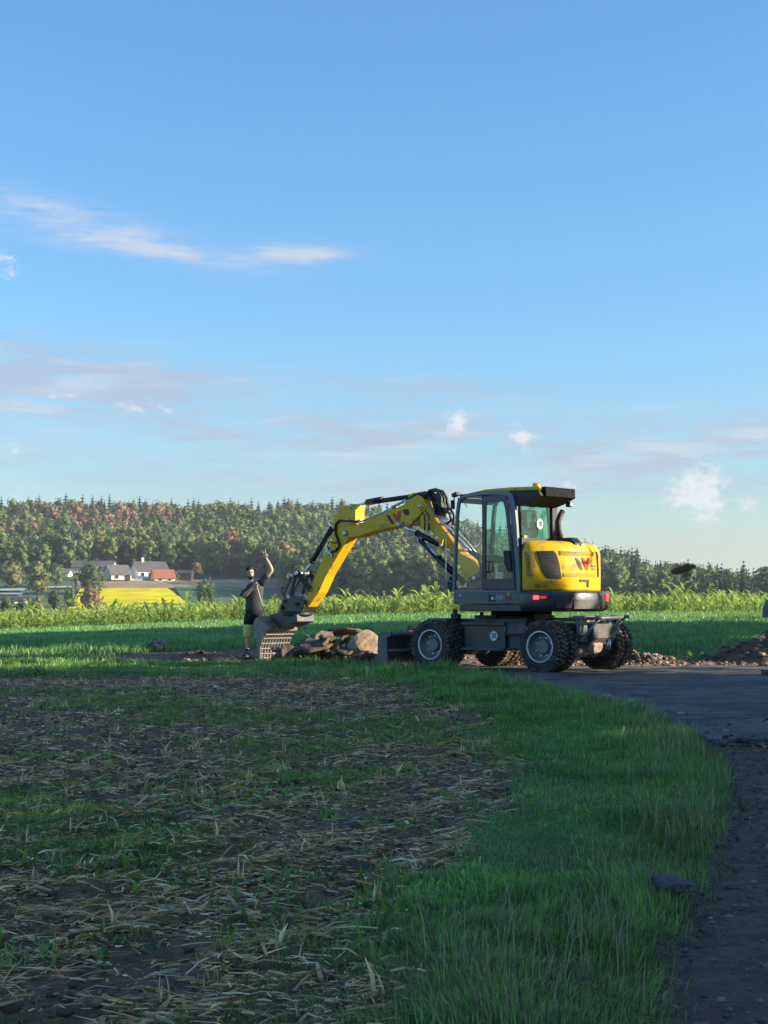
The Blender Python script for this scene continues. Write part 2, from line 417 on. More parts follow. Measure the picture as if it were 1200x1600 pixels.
def gz(x, y):
    """height of the near ground sheet"""
    x = np.asarray(x, float); y = np.asarray(y, float)
    z = zt(x, y)
    st = stubble_mask(x, y); d = dirt_mask(x, y)
    z = z + (fbm(x * .8, y * .8, 11) - .5) * .07 * sstep(road_edge(y) - x, -.1, .8)
    z = z + st * ((fbm(x * 5, y * 5, 12, 4) - .5) * .13 + (fbm(x * 16, y * 16, 13, 2) - .5) * .05 - .01)
    z = z + d * ((fbm(x * 3, y * 3, 14, 5) - .5) * .26 - .04 * (1 - sstep(y, 33.5, 35.5)))
    verge = (1 - st) * (1 - d) * sstep(road_edge(y) - x, 0, .5) * (y < 31.5)
    z = z + verge * (.05 + .05 * (fbm(x * 2, y * 2, 15) - .4))
    z = z - .03 * sstep(x - road_edge(y), .0, .16) * (y < 31.3) * (1 - d)
    onroad = ((x > road_edge(y) + .34) & (y < 31.3)) * (1 - d)
    z = np.where(onroad > .5, np.minimum(z, -.10), z)
    return z

def build_terrain():
    a = np.linspace(-1, 1, 181); xs = np.sign(a) * (np.abs(a) * 26 + (np.abs(a) ** 4.5) * 1900)
    ys = np.unique(np.concatenate([np.linspace(-600, -60, 10), np.linspace(-60, 30, 31), np.linspace(31, 75, 60), np.geomspace(76, 1300, 120), np.geomspace(1320, 6500, 14)]))
    X, Y = np.meshgrid(xs, ys); Z = zt(X, Y)
    near = (Y < 40) * (1 - sstep(Y, 37, 40)); Z = Z - .14 * near
    far = sstep(Y, 1300, 4500); Z = Z * (1 - far) - 20 * far
    n, k = X.shape
    idx = np.arange(n * k).reshape(n, k)
    q = np.stack([idx[:-1, :-1], idx[:-1, 1:], idx[1:, 1:], idx[1:, :-1]], -1).reshape(-1, 4)
    P = np.stack([X, Y, Z], -1).reshape(-1, 3)
    g = fbm(P[:, 0] / 25, P[:, 1] / 25, 3); g2 = fbm(P[:, 0] / 3, P[:, 1] / 3, 4)
    c = np.array([.085, .14, .04]) * (.7 + .6 * g)[:, None]
    c = c * (.8 + .4 * g2)[:, None]
    fo = sstep(P[:, 1], 560, 640)[:, None]; c = c * (1 - fo) + np.array([.045, .05, .025]) * fo
    me = np_mesh('terrain', P, quads=q, mats=[mat('meadow_soil', (0, 0, 0), .9, tint=True, var=.25, scale=1.5, bump=.3, bscale=8)], color=c, smooth=True)
    tag(link('terrain', me), kind='structure')
build_terrain()

def build_near_ground():
    ys = np.concatenate([np.linspace(1.5, 3, 8), np.geomspace(3.05, 39.5, 330)])
    u = np.linspace(-1, 1, 300)
    X = u[None, :] * (.33 * ys + 1.6)[:, None] + 0 * ys[:, None]; Y = np.repeat(ys[:, None], len(u), 1)
    Z = gz(X, Y); Z = Z - .16 * sstep(Y, 38, 39.4)
    st = stubble_mask(X, Y); d = dirt_mask(X, Y); w = weed_mask(X, Y)
    n1 = fbm(X * 3, Y * 3, 61); n2 = fbm(X * 11, Y * 11, 62)
    soil = np.array([.165, .10, .046]) * (.65 + .7 * n1)[..., None] * (.75 + .5 * n2)[..., None]
    green = np.array([.10, .15, .035]) * (.6 + .8 * n1)[..., None]
    dirt = np.array([.22, .122, .064]) * (.6 + .8 * n1)[..., None] * (.7 + .6 * n2)[..., None]
    c = green * (1 - st[..., None]) + (soil * (1 - .45 * w[..., None]) + green * .45 * w[..., None]) * st[..., None]
    c = c * (1 - d[..., None]) + dirt * d[..., None]
    tr = (sstep(X - road_edge(Y), -.12, .06) * (Y < 31.3) * (1 - d))[..., None]; earth = np.array([.12, .078, .042]) * (.6 + .8 * n2)[..., None]
    c = c * (1 - tr) + earth * tr
    n, k = X.shape; idx = np.arange(n * k).reshape(n, k)
    q = np.stack([idx[:-1, :-1], idx[:-1, 1:], idx[1:, 1:], idx[1:, :-1]], -1).reshape(-1, 4)
    me = np_mesh('ground', np.stack([X, Y, Z], -1).reshape(-1, 3), quads=q, mats=[mat('field_soil', (0, 0, 0), .92, tint=True, var=.35, scale=14, bump=1.0, bscale=38)], color=c.reshape(-1, 3), smooth=True)
    tag(link('ground', me), kind='structure')
build_near_ground()

def strip_mesh(name, ys, xl, xr, z, m, n=40, thick=0.0):
    """a road surface between two edges, with a broken side wall where it ends"""
    u = np.linspace(0, 1, n)
    XL = xl(ys); XR = xr(ys)
    X = XL[:, None] * (1 - u) + XR[:, None] * u; Y = np.repeat(ys[:, None], n, 1)
    Z = z(X, Y)
    k = len(ys); P = [np.stack([X, Y, Z], -1).reshape(-1, 3)]
    idx = np.arange(k * n).reshape(k, n)
    q = [np.stack([idx[:-1, :-1], idx[:-1, 1:], idx[1:, 1:], idx[1:, :-1]], -1).reshape(-1, 4)]
    if thick:
        rim = np.concatenate([idx[:, 0], idx[-1, 1:], idx[::-1, -1][1:], idx[0, ::-1][1:]])
        low = P[0][rim].copy(); low[:, 2] -= thick; b = k * n
        P.append(low); r = len(rim); i = np.arange(r - 1)
        q.append(np.stack([rim[i], rim[i + 1], b + i + 1, b + i], -1))
    me = np_mesh(name, np.concatenate(P), quads=np.concatenate(q), mats=[m], smooth=False)
    return tag(link(name, me), kind='structure')
M['asphalt'] = mat('worn_asphalt', (.055, .055, .055), .82, var=.6, scale=1.6, bump=.9, bscale=55, dirt=(.15, .12, .085), dirt_amt=.55, dscale=.8)
M['gravel'] = mat('dark_gravel', (.125, .080, .042), .92, var=.5, scale=7, bump=.8, bscale=70, dirt=(.15, .13, .11), dirt_amt=.3, dscale=20)
def far_edge_x(ys): return np.full_like(ys, 26.0)
ya = np.concatenate([np.linspace(14.05, 31.0, 90)])
def asphalt_left(ys): return road_edge(ys) + .10 + (fbm(ys * 1.7, ys * 0 + 2, 71) - .5) * .5 + (fbm(ys * 7, ys * 0 + 5, 72) - .5) * .18
def asphalt_right(ys): return np.interp(ys, [14, 18, 22, 26, 31], [6.6, 7.6, 9.5, 14, 26])
strip_mesh('road', ya, asphalt_left, asphalt_right, lambda X, Y: .012 + (fbm(X * .8, Y * .8, 73) - .5) * .05 + (fbm(X * 4, Y * 4, 78) - .5) * .02 + .02 * sstep(fbm(X * .35 + 9, Y * 1.3, 74), .55, .62), M['asphalt'], n=70, thick=.09)
yg = np.concatenate([np.linspace(-8, 3, 10), np.linspace(3.1, 14.6, 220)])
strip_mesh('gravel_path', yg, lambda ys: road_edge(ys) + .06 + (fbm(ys * 2.2, ys * 0 + 1, 75) - .5) * .3, lambda ys: np.interp(ys, [-8, 14.6], [5.2, 6.8]),
           lambda X, Y: -.005 + (fbm(X * 1.1, Y * 1.1, 76) - .5) * .06 + (fbm(X * 9, Y * 9, 77, 3) - .5) * .03 - .035 * np.exp(-((X - road_edge(Y) - .62 - .06 * np.sin(Y * .8)) / .16) ** 2) - .035 * np.exp(-((X - road_edge(Y) - 2.15 - .06 * np.sin(Y * .7)) / .17) ** 2), M['gravel'], n=110, thick=.16)

# ------------------------------------------------------------------ where a line of sight through a pixel of the photograph meets the land
def hit(px, py, y0=200., y1=900.):
    u = (px - 600) / 2400; v = (800 - py) / 2400
    cp, sp_ = math.cos(PITCH), math.sin(PITCH)
    dx, dy, dz = u, cp - v * sp_, sp_ + v * cp
    ys = np.arange(y0, y1, 1.0)
    zr = CAM_H + dz / dy * ys; zg = zt(dx / dy * ys, ys)
    k = np.nonzero(zg >= zr)[0]
    y = ys[k[0]] if len(k) else y1
    x = dx / dy * y
    return Vector((x, y, float(zt(x, y))))

def drape(name, pts, m, lift=.25, n=24, kind='structure'):
    """a field laid on the land: four corners (far left, far right, near right, near left) plus subdivision"""
    A, Bq, Cq, D = [np.array(p[:2]) for p in pts]
    V = []
    for i in range(n + 1):
        for j in range(n + 1):
            s, t = j / n, i / n
            p = (A * (1 - s) + Bq * s) * (1 - t) + (D * (1 - s) + Cq * s) * t
            V.append((p[0], p[1], float(zt(p[0], p[1])) + lift))
    idx = np.arange((n + 1) ** 2).reshape(n + 1, n + 1)
    q = np.stack([idx[:-1, :-1], idx[:-1, 1:], idx[1:, 1:], idx[1:, :-1]], -1).reshape(-1, 4)
    me = np_mesh(name, V, quads=q, mats=[m], smooth=True)
    return tag(link(name, me), kind=kind)
M['rape'] = mat('yellow_crop', (.72, .60, .012), .95, spec=.08, var=.18, scale=.12, bump=.4, bscale=2, dirt=(.30, .34, .03), dirt_amt=.3, dscale=.05)
M['ploughed'] = mat('brown_stubble', (.30, .215, .13), .95, var=.15, scale=.1, bump=.3, bscale=1.5)
M['greencrop'] = mat('green_crop', (.05, .13, .045), .9, var=.2, scale=.1)
M['palefield'] = mat('pale_field_cover', (.40, .46, .40), .8, var=.15, scale=.2)
M['meadow'] = mat('valley_meadow', (.10, .15, .035), .95, var=.25, scale=.08)
drape('brown_field', [hit(120, 905), hit(445, 904), hit(445, 920), hit(120, 921)], M['ploughed'], .30)
drape('yellow_field', [hit(125, 921.5), hit(262, 920.5), hit(318, 956), hit(95, 958)], M['rape'], .42)
drape('green_field', [hit(272, 918.5), hit(470, 917), hit(520, 960), hit(330, 958)], M['greencrop'], .36)
drape('pale_field', [hit(-40, 921.5), hit(40, 921.5), hit(38, 925), hit(-40, 925)], M['palefield'], .5, 6)
drape('pale_field', [hit(-40, 928), hit(36, 928), hit(34, 931), hit(-40, 931)], M['palefield'], .5, 6)
drape('pale_field', [hit(66, 918), hit(112, 918), hit(112, 920.5), hit(66, 920.5)], M['palefield'], .5, 6)
drape('valley_meadow', [hit(-60, 934), hit(130, 934), hit(130, 963), hit(-60, 963)], M['meadow'], .25)

# ------------------------------------------------------------------ trees
M['leaf_tint'] = foliage_mat('wood_foliage', .28, False, .16, .12)
M['leaf_obj'] = foliage_mat('tree_foliage', .28, True, .18, .15)
M['bark'] = mat('bark', (.075, .06, .045), .9, var=.3, scale=3)
def frame_of(n):
    a = np.where(np.abs(n[:, 2:3]) < .9, np.array([[0, 0, 1.]]), np.array([[1., 0, 0]]))
    u = np.cross(n, a); u /= np.linalg.norm(u, axis=1, keepdims=True) + 1e-9
    return u, np.cross(n, u)
def ico20():
    bm = bmesh.new(); bmesh.ops.create_icosphere(bm, subdivisions=1, radius=1)
    v = np.array([p.co[:] for p in bm.verts]); f = np.array([[x.index for x in q.verts] for q in bm.faces]); bm.free(); return v, f
ICO_V, ICO_F = ico20()
def broadleaf(h, w, nl, ls, seed, lumps=7, base=.22, conic=0.0, core=.66):
    """crown of leaf clumps round several lobes; returns verts, quads, tris, trunk"""
    g = np.random.default_rng(seed)
    V = []; Q = []; T = []; nv = 0
    cs = []
    for k in range(lumps):
        t = (k + .5) / lumps; zz = h * (base + .12 + (1 - base - .24) * t)
        prof = math.sin(math.pi * min(1, (t * .82 + .18))) ** .6 * (1 - conic * t)
        a = k * 2.4 + g.uniform(-.5, .5); rad = w * .5 * prof * g.uniform(.25, .55)
        rr = w * .5 * g.uniform(.42, .62) * (1 - .35 * conic * t)
        if k == lumps - 1: rad *= .3
        cs.append((np.array([rad * math.cos(a), rad * math.sin(a), zz]), np.array([rr, rr, rr * g.uniform(.75, 1.15)])))
    for c, r in cs:
        vv = ICO_V * r * core + c; V.append(vv); T.append(ICO_F + nv); nv += len(vv)
    per = np.array([r[0] ** 2 for c, r in cs]); per = np.maximum(4, (per / per.sum() * nl)).astype(int)
    for (c, r), n in zip(cs, per):
        d = g.normal(size=(n, 3)); d[:, 2] = d[:, 2] * .9 + .18; d /= np.linalg.norm(d, axis=1, keepdims=True)
        p = c + d * r * g.uniform(.82, 1.14, (n, 1))
        nn = d + g.normal(size=(n, 3)) * .36; nn /= np.linalg.norm(nn, axis=1, keepdims=True)
        u, v_ = frame_of(nn); an = g.uniform(0, 6.28, (n, 1)); uu = u * np.cos(an) + v_ * np.sin(an); ww = np.cross(nn, uu)
        s = ls * g.uniform(.6, 1.25, (n, 1)); e = g.uniform(.55, 1.0, (n, 1))
        quad = np.stack([p - uu * s, p - ww * s * e, p + uu * s * g.uniform(.7, 1.2, (n, 1)), p + ww * s * e], 1).reshape(-1, 3)
        V.append(quad); Q.append(np.arange(n * 4).reshape(-1, 4) + nv); nv += n * 4
    return np.concatenate(V), np.concatenate(Q), np.concatenate(T)
def conifer(h, w, seed, tiers=12, per=9):
    g = np.random.default_rng(seed); V = []; Q = []; T = []; nv = 0
    m = 7; a = np.linspace(0, 2 * math.pi, m, endpoint=False)
    core = np.concatenate([np.stack([np.cos(a) * w * .27, np.sin(a) * w * .27, np.full(m, h * .1)], 1), [[0, 0, h * .97]]])
    V.append(core); T.append(np.array([[i, (i + 1) % m, m] for i in range(m)])); nv += m + 1
    for k in range(tiers):
        t = k / (tiers - 1); z = h * (.10 + .86 * t); r = w * .5 * (1 - t) ** .55 + .012
        n = max(4, int(per * (1 - .5 * t)))
        an = np.arange(n) * 2 * math.pi / n + g.uniform(0, 6.28) + g.normal(size=n) * .2
        rr = r * g.uniform(.7, 1.2, n); d = np.stack([np.cos(an), np.sin(an), np.zeros(n)], 1); sd = np.stack([-np.sin(an), np.cos(an), np.zeros(n)], 1)
        wid = (rr * .36 + .012)[:, None]; drop = (rr * g.uniform(.25, .5, n))[:, None] * np.array([[0, 0, 1.]])
        root = np.array([0, 0, z]) + d * .006 + np.array([0, 0, h * .045]); tip = np.array([0, 0, z]) + d * rr[:, None] - drop * .6
        mid = (root * .45 + tip * .55) + drop * .15
        quad = np.stack([root, mid - sd * wid, tip, mid + sd * wid], 1).reshape(-1, 3)
        V.append(quad); Q.append(np.arange(n * 4).reshape(-1, 4) + nv); nv += n * 4
    return np.concatenate(V), np.concatenate(Q), np.concatenate(T)
def trunk_geo(h, r):
    a = np.linspace(0, 2 * math.pi, 5, endpoint=False)
    v = np.concatenate([np.stack([np.cos(a) * r, np.sin(a) * r, a * 0 - .5], 1), np.stack([np.cos(a) * r * .5, np.sin(a) * r * .5, a * 0 + h], 1)])
    q = np.array([[i, (i + 1) % 5, 5 + (i + 1) % 5, 5 + i] for i in range(5)]); return v, q
def tree_mesh(name, geo, th, tr, m):
    V, Q, T = geo; tv, tq = trunk_geo(th, tr)
    me = np_mesh(name, np.concatenate([V, tv]), quads=np.concatenate([Q, tq + len(V)]), tris=T, mats=[m, M['bark']])
    mi = np.zeros(len(me.polygons), np.int32); mi[len(Q):len(Q) + len(tq)] = 1
    me.polygons.foreach_set('material_index', mi); return me

BROAD = [broadleaf(1, .60, 210, .040, 100 + i, 8, .10) for i in range(6)]
SPRUCE = [conifer(1, (.34, .38, .31, .36)[i], 200 + i, 12, 9) for i in range(4)]
BROAD_ME = [tree_mesh('broadleaf_tree', g_, .3, .02, M['leaf_obj']) for g_ in BROAD]
SPRUCE_ME = [tree_mesh('spruce_tree', g_, .3, .012, M['leaf_obj']) for g_ in SPRUCE]

def build_woods():
    g = np.random.default_rng(11)
    P = []
    for y in np.arange(430, 930, 6.8):
        xs = np.arange(-.315 * y - 12, .315 * y + 12, 6.8); xs = xs + g.uniform(-2.8, 2.8, len(xs))
        P.append(np.stack([xs, y + g.uniform(-2.8, 2.8, len(xs))], 1))
    P = np.concatenate(P); px = px_of(P[:, 0], P[:, 1])
    front = np.interp(px, [-150, 20, 130, 150, 300, 330, 430, 450, 620, 800, 1000, 1200, 1350], [600, 610, 628, 634, 632, 612, 596, 520, 500, 490, 470, 445, 440])
    yc = crest_y(P[:, 0], P[:, 1])
    k = (P[:, 1] > front + g.uniform(-4, 4, len(P))) & (P[:, 1] < yc + 22)
    P = P[k]; px = px[k]; front = front[k]; yc = yc[k]
    Z = zt(P[:, 0], P[:, 1]); n = len(P)
    f = (P[:, 1] - front) / np.maximum(yc - front, 20)             # 0 = foot of the wood, 1 = skyline
    nz = fbm(P[:, 0] / 45, P[:, 1] / 45, 21); nz2 = fbm(P[:, 0] / 14, P[:, 1] / 14, 22)
    pc = np.interp(px, [0, 300, 520, 700, 900, 1200], [.16, .16, .18, .26, .46, .60]) + .30 * sstep(f, .86, 1.0) + (nz2 - .5) * .8
    spr = g.uniform(0, 1, n) < np.clip(pc, .03, .9)
    hgt = np.where(spr, g.uniform(13, 19.5, n), g.uniform(12, 18, n)); hgt = hgt * np.where(px > 1000, .85, 1.0)
    wid = hgt * g.uniform(.85, 1.25, n)
    c = np.empty((n, 3)); cls = np.empty(n, object)
    rustzone = np.exp(-((px - 150) / 140) ** 2) * np.exp(-((f - .66) / .24) ** 2)
    for i in range(n):
        r_ = g.uniform()
        if spr[i]: c[i] = np.array([.048, .080, .036]) * g.uniform(.75, 1.35); cls[i] = 'dark green spruce'
        elif r_ < rustzone[i] * 1.05: c[i] = np.array([.235, .165, .095]) * g.uniform(.8, 1.25); cls[i] = 'rust brown broadleaf tree'
        elif r_ < .015 + .05 * (px[i] < 330): c[i] = np.array([.21, .165, .06]) * g.uniform(.8, 1.2); cls[i] = 'yellowing broadleaf tree'
        elif nz[i] > .47 + .08 * (px[i] > 560): c[i] = np.array([.165, .195, .062]) * g.uniform(.75, 1.25); cls[i] = 'olive green broadleaf tree'
        else: c[i] = np.array([.115, .165, .055]) * g.uniform(.75, 1.25); cls[i] = 'mid green broadleaf tree'
    # the trees that show largest stand alone: foot of the wood first, then the skyline
    score = (f < .02) * 2.0 - np.abs(f - .0) * .5 + (f > .93) * .9 + ((px > -20) & (px < 1220)) * 3 + g.uniform(0, .2, n)
    alone = np.zeros(n, bool)
    for kind in (True, False):
        ii = np.nonzero(spr == kind)[0]; ii = ii[np.argsort(-score[ii])][:285]; alone[ii] = True
    side = lambda p: ('above the farm' if p < 310 else 'left of the raised boom' if p < 500 else 'behind the raised boom' if p < 715 else 'behind the cab' if p < 945 else 'right of the excavator')
    for i in np.nonzero(alone)[0]:
        if spr[i]: me = SPRUCE_ME[i % 4]; nm = 'spruce_tree'
        else: me = BROAD_ME[i % 6]; nm = 'broadleaf_tree'
        o = link(nm, me); o.location = (P[i, 0], P[i, 1], Z[i] - .4); o.rotation_euler = (0, 0, g.uniform(0, 6.28))
        o.scale = (wid[i], wid[i], hgt[i]); o.color = (*c[i], 1)
        where = 'on the skyline' if f[i] > .85 else 'at the foot' if f[i] < .12 else 'on the slope'
        tag(o, f'{cls[i]} {where} of the distant wood {side(px[i])}', 'tree', f'{cls[i]}s {where} of the wood {side(px[i])}')
    V = []; Q = []; T = []; C = []; nv = 0
    for i in np.nonzero(~alone)[0]:
        v, q, t = (SPRUCE[i % 4] if spr[i] else BROAD[i % 6]); a = g.uniform(0, 6.28); ca, sa = math.cos(a), math.sin(a)
        w_ = wid[i]
        vv = np.stack([(v[:, 0] * ca - v[:, 1] * sa) * w_ + P[i, 0], (v[:, 0] * sa + v[:, 1] * ca) * w_ + P[i, 1], v[:, 2] * hgt[i] + Z[i] - .4], 1)
        V.append(vv); Q.append(q + nv); T.append(t + nv); C.append(np.repeat(c[i][None], len(v), 0)); nv += len(v)
    me = np_mesh('distant_wood', np.concatenate(V), quads=np.concatenate(Q), tris=np.concatenate(T), mats=[M['leaf_tint']], color=np.concatenate(C))
    tag(link('distant_wood', me), 'mixed wood of broadleaf trees and spruces covering the far hillside', 'wood', kind='stuff')
build_woods()

def lone_tree(name, px, top, base, wpx, rgb, label, seed, nl=420, group=None, cat='tree', bush=False, y0=200):
    p = hit(px, base, y0); s = p.y / 2400
    h = (base - top) * s; w = wpx * s
    t = empty(name, (p.x, p.y, p.z - .15)); tag(t, label, cat, group)
    V, Q, T = broadleaf(h, w, nl, .045 * max(h, w), seed, 9, .0 if bush else .14)
    cr = link('crown', np_mesh('crown', V, quads=Q, tris=T, mats=[M['leaf_obj']]), t); cr.color = (*rgb, 1)
    b = MB(); b.tube([(0, 0, -.3), (0, 0, h * .35), (w * .05, 0, h * .6)], [h * .03, h * .022, h * .01], 6)
    if not bush:
        b.tube([(0, 0, h * .25), (-w * .2, 0, h * .55)], [h * .015, h * .006], 5); b.tube([(0, 0, h * .3), (w * .2, w * .1, h * .6)], [h * .015, h * .006], 5)
    b.build('trunk', M['bark'], t)
    return t
OL = (.18, .19, .065); GR = (.105, .155, .05); DK = (.07, .105, .045); BR = (.24, .165, .085); RU = (.28, .17, .075)
for i, (nm, px, top, base, w, rgb, lab, bush) in enumerate([
    ('field_tree', 58, 880, 936, 48, OL, 'pale olive tree with a pinkish tinge, tallest in the valley at far left', False),
    ('field_tree', 88, 883, 916, 36, GR, 'mid green round tree between the pale olive tree and the farm barn', False),
    ('field_tree', 18, 883, 918, 50, OL, 'broad olive tree at the left picture edge below the wood', False),
    ('field_tree', 142, 882, 928, 58, DK, 'dark green broad tree in front of the grey barn', False),
    ('autumn_bush', 143, 916, 954, 52, BR, 'brownish autumn bush at the left end of the yellow field', True),
    ('field_bush', 110, 916, 950, 30, GR, 'green upright bush left of the brownish autumn bush', True),
    ('field_bush', 10, 932, 962, 30, DK, 'dark low bush at the left edge behind the maize', True),
    ('field_bush', 34, 936, 962, 26, DK, 'dark rounded bush under the dark roofed shed', True),
    ('field_bush', 58, 934, 962, 34, OL, 'olive bush right of the dark roofed shed', True),
    ('field_bush', 84, 922, 952, 32, DK, 'dark green bush between the valley shed and the autumn bush', True),
    ('field_bush', 320, 908, 948, 50, DK, 'round dark shrub standing alone beside the yellow field', True),
    ('farm_tree', 268, 858, 893, 44, GR, 'green round tree behind the red roofed barn', False),
    ('farm_tree', 140, 830, 878, 48, RU, 'orange autumn tree at the foot of the wood behind the grey barn', False),
    ('farm_tree', 203, 846, 884, 34, RU, 'reddish orange tree behind the white farmhouse roof', False),
    ('farm_tree', 172, 850, 884, 34, GR, 'bright green tree behind the brown barn roof', False),
    ('farm_bush', 196, 896, 908, 16, GR, 'green bush between the brown roofed barn and the white farmhouse', True),
    ('farm_bush', 274, 895, 908, 18, DK, 'dark green bush right of the red roofed barn', True),
    ('farm_bush', 160, 897, 909, 18, GR, 'green bush at the left end of the farm in front of the grey barn', True),
    ('farm_tree', 308, 878, 904, 22, BR, 'thin brownish tree right of the dark open shed', False),
    ('farm_tree', 362, 822, 900, 44, RU, 'orange tinted tree at the wood edge behind the man', False)]):
    lone_tree(nm, px, top, base, w, rgb, lab, 300 + i, bush=bush)

# ------------------------------------------------------------------ the farm
M['plaster'] = mat('white_render', (.78, .77, .73), .8, var=.06, scale=.6)
M['cream'] = mat('cream_render', (.66, .58, .44), .8, var=.08, scale=.6)
M['tile_grey'] = mat('grey_brown_tiles', (.115, .10, .095), .8, var=.2, scale=.8)
M['tile_red'] = mat('red_tiles', (.38, .125, .06), .8, var=.22, scale=.7)
M['tile_brown'] = mat('brown_tiles', (.17, .14, .12), .8, var=.2, scale=.8)
M['wood_dark'] = mat('dark_boards', (.045, .04, .038), .85, var=.25)
M['pane'] = mat('dark_window', (.03, .035, .045), .15, var=0)
def gable_house(name, px, base, wpx, eave_px, ridge_px, depth, wall, roof, label, windows=0, chimney=False, rot=0.0, door=None, over=.5, cat='house'):
    p = hit(px, base, 300); s = p.y / 2400
    W = wpx * s; He = eave_px * s; Hr = ridge_px * s
    t = empty(name, (p.x, p.y, p.z - .1), rot); tag(t, label, cat)
    b = MB()
    b.prism([(-depth / 2, 0), (depth / 2, 0), (depth / 2, He), (0, Hr - .15), (-depth / 2, He)], -W / 2, W / 2, 'x')
    b.build('wall', wall, t)
    r = MB(); sl_ = (Hr - He) / (depth / 2); o_ = over
    for sg in (-1, 1):
        r.prism([(0, Hr), (sg * (depth / 2 + o_), He - o_ * sl_), (sg * (depth / 2 + o_), He - o_ * sl_ + .25), (0, Hr + .28)], -W / 2 - .4, W / 2 + .4, 'x')
    ro = r.build('roof', roof, t)
    if chimney:
        c = MB(); c.box((-W * .22, 0, Hr + .6), (.9, .9, 2.0)); c.box((-W * .22, 0, Hr + 1.65), (1.1, 1.1, .15)); c.build('chimney', M['plaster'], ro)
    wm = None
    for k in range(windows):
        x = -W / 2 + W * (k + .6) / (windows + .2)
        w_ = MB(); w_.box((0, 0, 0), (1.5, .12, 1.6)); f = w_.build('window', M['plaster'], t, loc=(x, -depth / 2 - .05, He * .52))
        q = MB(); q.box((0, -.04, 0), (1.2, .12, 1.3)); q.build('pane', M['pane'], f)
    if door is not None:
        d = MB(); d.box((0, 0, 1.1), (door[1], .14, 2.2)); d.build('door', M['wood_dark'], t, loc=(door[0], -depth / 2 - .06, 0))
    return t
gable_house('farm_barn', 148, 896, 62, 9, 19, 14, M['cream'], M['tile_grey'], 'long grey roofed barn, leftmost building of the farm', 0, cat='barn', door=(2.0, 3.2))
gable_house('farm_barn', 183, 906.5, 32, 9, 23, 13, M['cream'], M['tile_brown'], 'brown roofed barn with cream walls left of the white farmhouse', 2, cat='barn', rot=R(24), door=(2.4, 2.0))
gable_house('farmhouse', 233, 904, 50, 12, 26, 11, M['plaster'], M['tile_grey'], 'white farmhouse with grey brown roof and chimney', 4, True, rot=R(27), cat='house', door=(-1.0, 1.2))
gable_house('farm_barn', 254, 907.5, 32, 5, 17, 9, M['cream'], M['tile_red'], 'small barn with a rusty red tiled roof', 2, cat='barn', rot=R(20))
gable_house('farm_shed', 284, 907, 34, 11, 15, 9, M['wood_dark'], M['wood_dark'], 'dark open shed, rightmost building of the farm', 0, cat='shed')
gable_house('field_shed', 34, 943, 26, 5, 10, 8, M['plaster'], M['wood_dark'], 'small white walled shed with dark roof in the left valley', 1, cat='shed', rot=R(20))
gable_house('field_shed', 4, 942, 20, 5, 9, 8, M['plaster'], M['wood_dark'], 'dark roofed shed cut by the left picture edge', 0, cat='shed', rot=R(-15))
gable_house('farm_barn', 97, 901, 26, 5, 12, 9, M['cream'], M['tile_brown'], 'low brownish shed roof seen left of the dark green tree', 0, cat='barn')
def garden_wall():
    p = hit(210, 908.8, 300); b = MB(); s = p.y / 2400
    b.box((0, 0, .5), (24 * s, .3, 1.1)); b.box((0, 0, 1.1), (25 * s, .45, .12)); o = b.build('garden_wall', M['plaster'], loc=p); tag(o, 'low white wall in front of the white farmhouse', 'wall')
garden_wall()

# ------------------------------------------------------------------ trees right of the camera that shade the foreground
def shade_tree(x, y, h, w, seed, label, base=.05, rgb=(.10, .15, .045), nl=2300, core=True):
    z = float(zt(x, y)); t = empty('roadside_tree', (x, y, z)); tag(t, label, 'tree', 'trees along the right side of the track')
    V, Q, T = broadleaf(h, w, nl, .32, seed, 14, base, 0.0, .66 if core else .05)
    cr = link('crown', np_mesh('crown', V, quads=Q, tris=T, mats=[M['leaf_obj']]), t); cr.color = (*rgb, 1)
    b = MB(); b.tube([(0, 0, -.2), (.1, 0, h * .3), (0, .1, h * .75)], [.28, .2, .06], 8); b.tube([(.1, 0, h * .3), (1.2, .5, h * .55)], [.12, .04], 6); b.tube([(0, 0, h * .35), (-1.1, -.6, h * .6)], [.12, .04], 6)
    b.build('trunk', M['bark'], t)
SHADE = [(16.5, -1, 10, 8), (17, 4.5, 10.4, 8), (16.5, 9.5, 10, 7.6), (17, 14.5, 10.4, 7.6), (17, 19, 10, 6.8), (17.5, 22.6, 9.6, 5.0), (18, 24.9, 8.4, 2.9),
         (19, 34.4, 13, 6.0), (19.5, 38.2, 13.5, 6.4), (20, 41.4, 11.5, 5.0)]
for i, (x, y, h, w) in enumerate(SHADE): shade_tree(x, y, h, w, 500 + i, 'leafy green tree in the row along the right side of the track')

shade_tree(17.5, 27.5, 9.0, 3.2, 560, 'unseen sparse tree added by the track to dapple the machine', .10, nl=130, core=False)  # added out of view, crown left thin so its shadow dapples the hood

# ------------------------------------------------------------------ the excavator
EXC = empty('wheeled_excavator', (2.62, 29.32, 0.012), R(140))
tag(EXC, 'yellow and charcoal wheeled excavator standing on the track with boom raised', 'excavator')
UP = R(-3); ARM = R(1)       # the upper carriage and the arm are slewed a little against the wheels

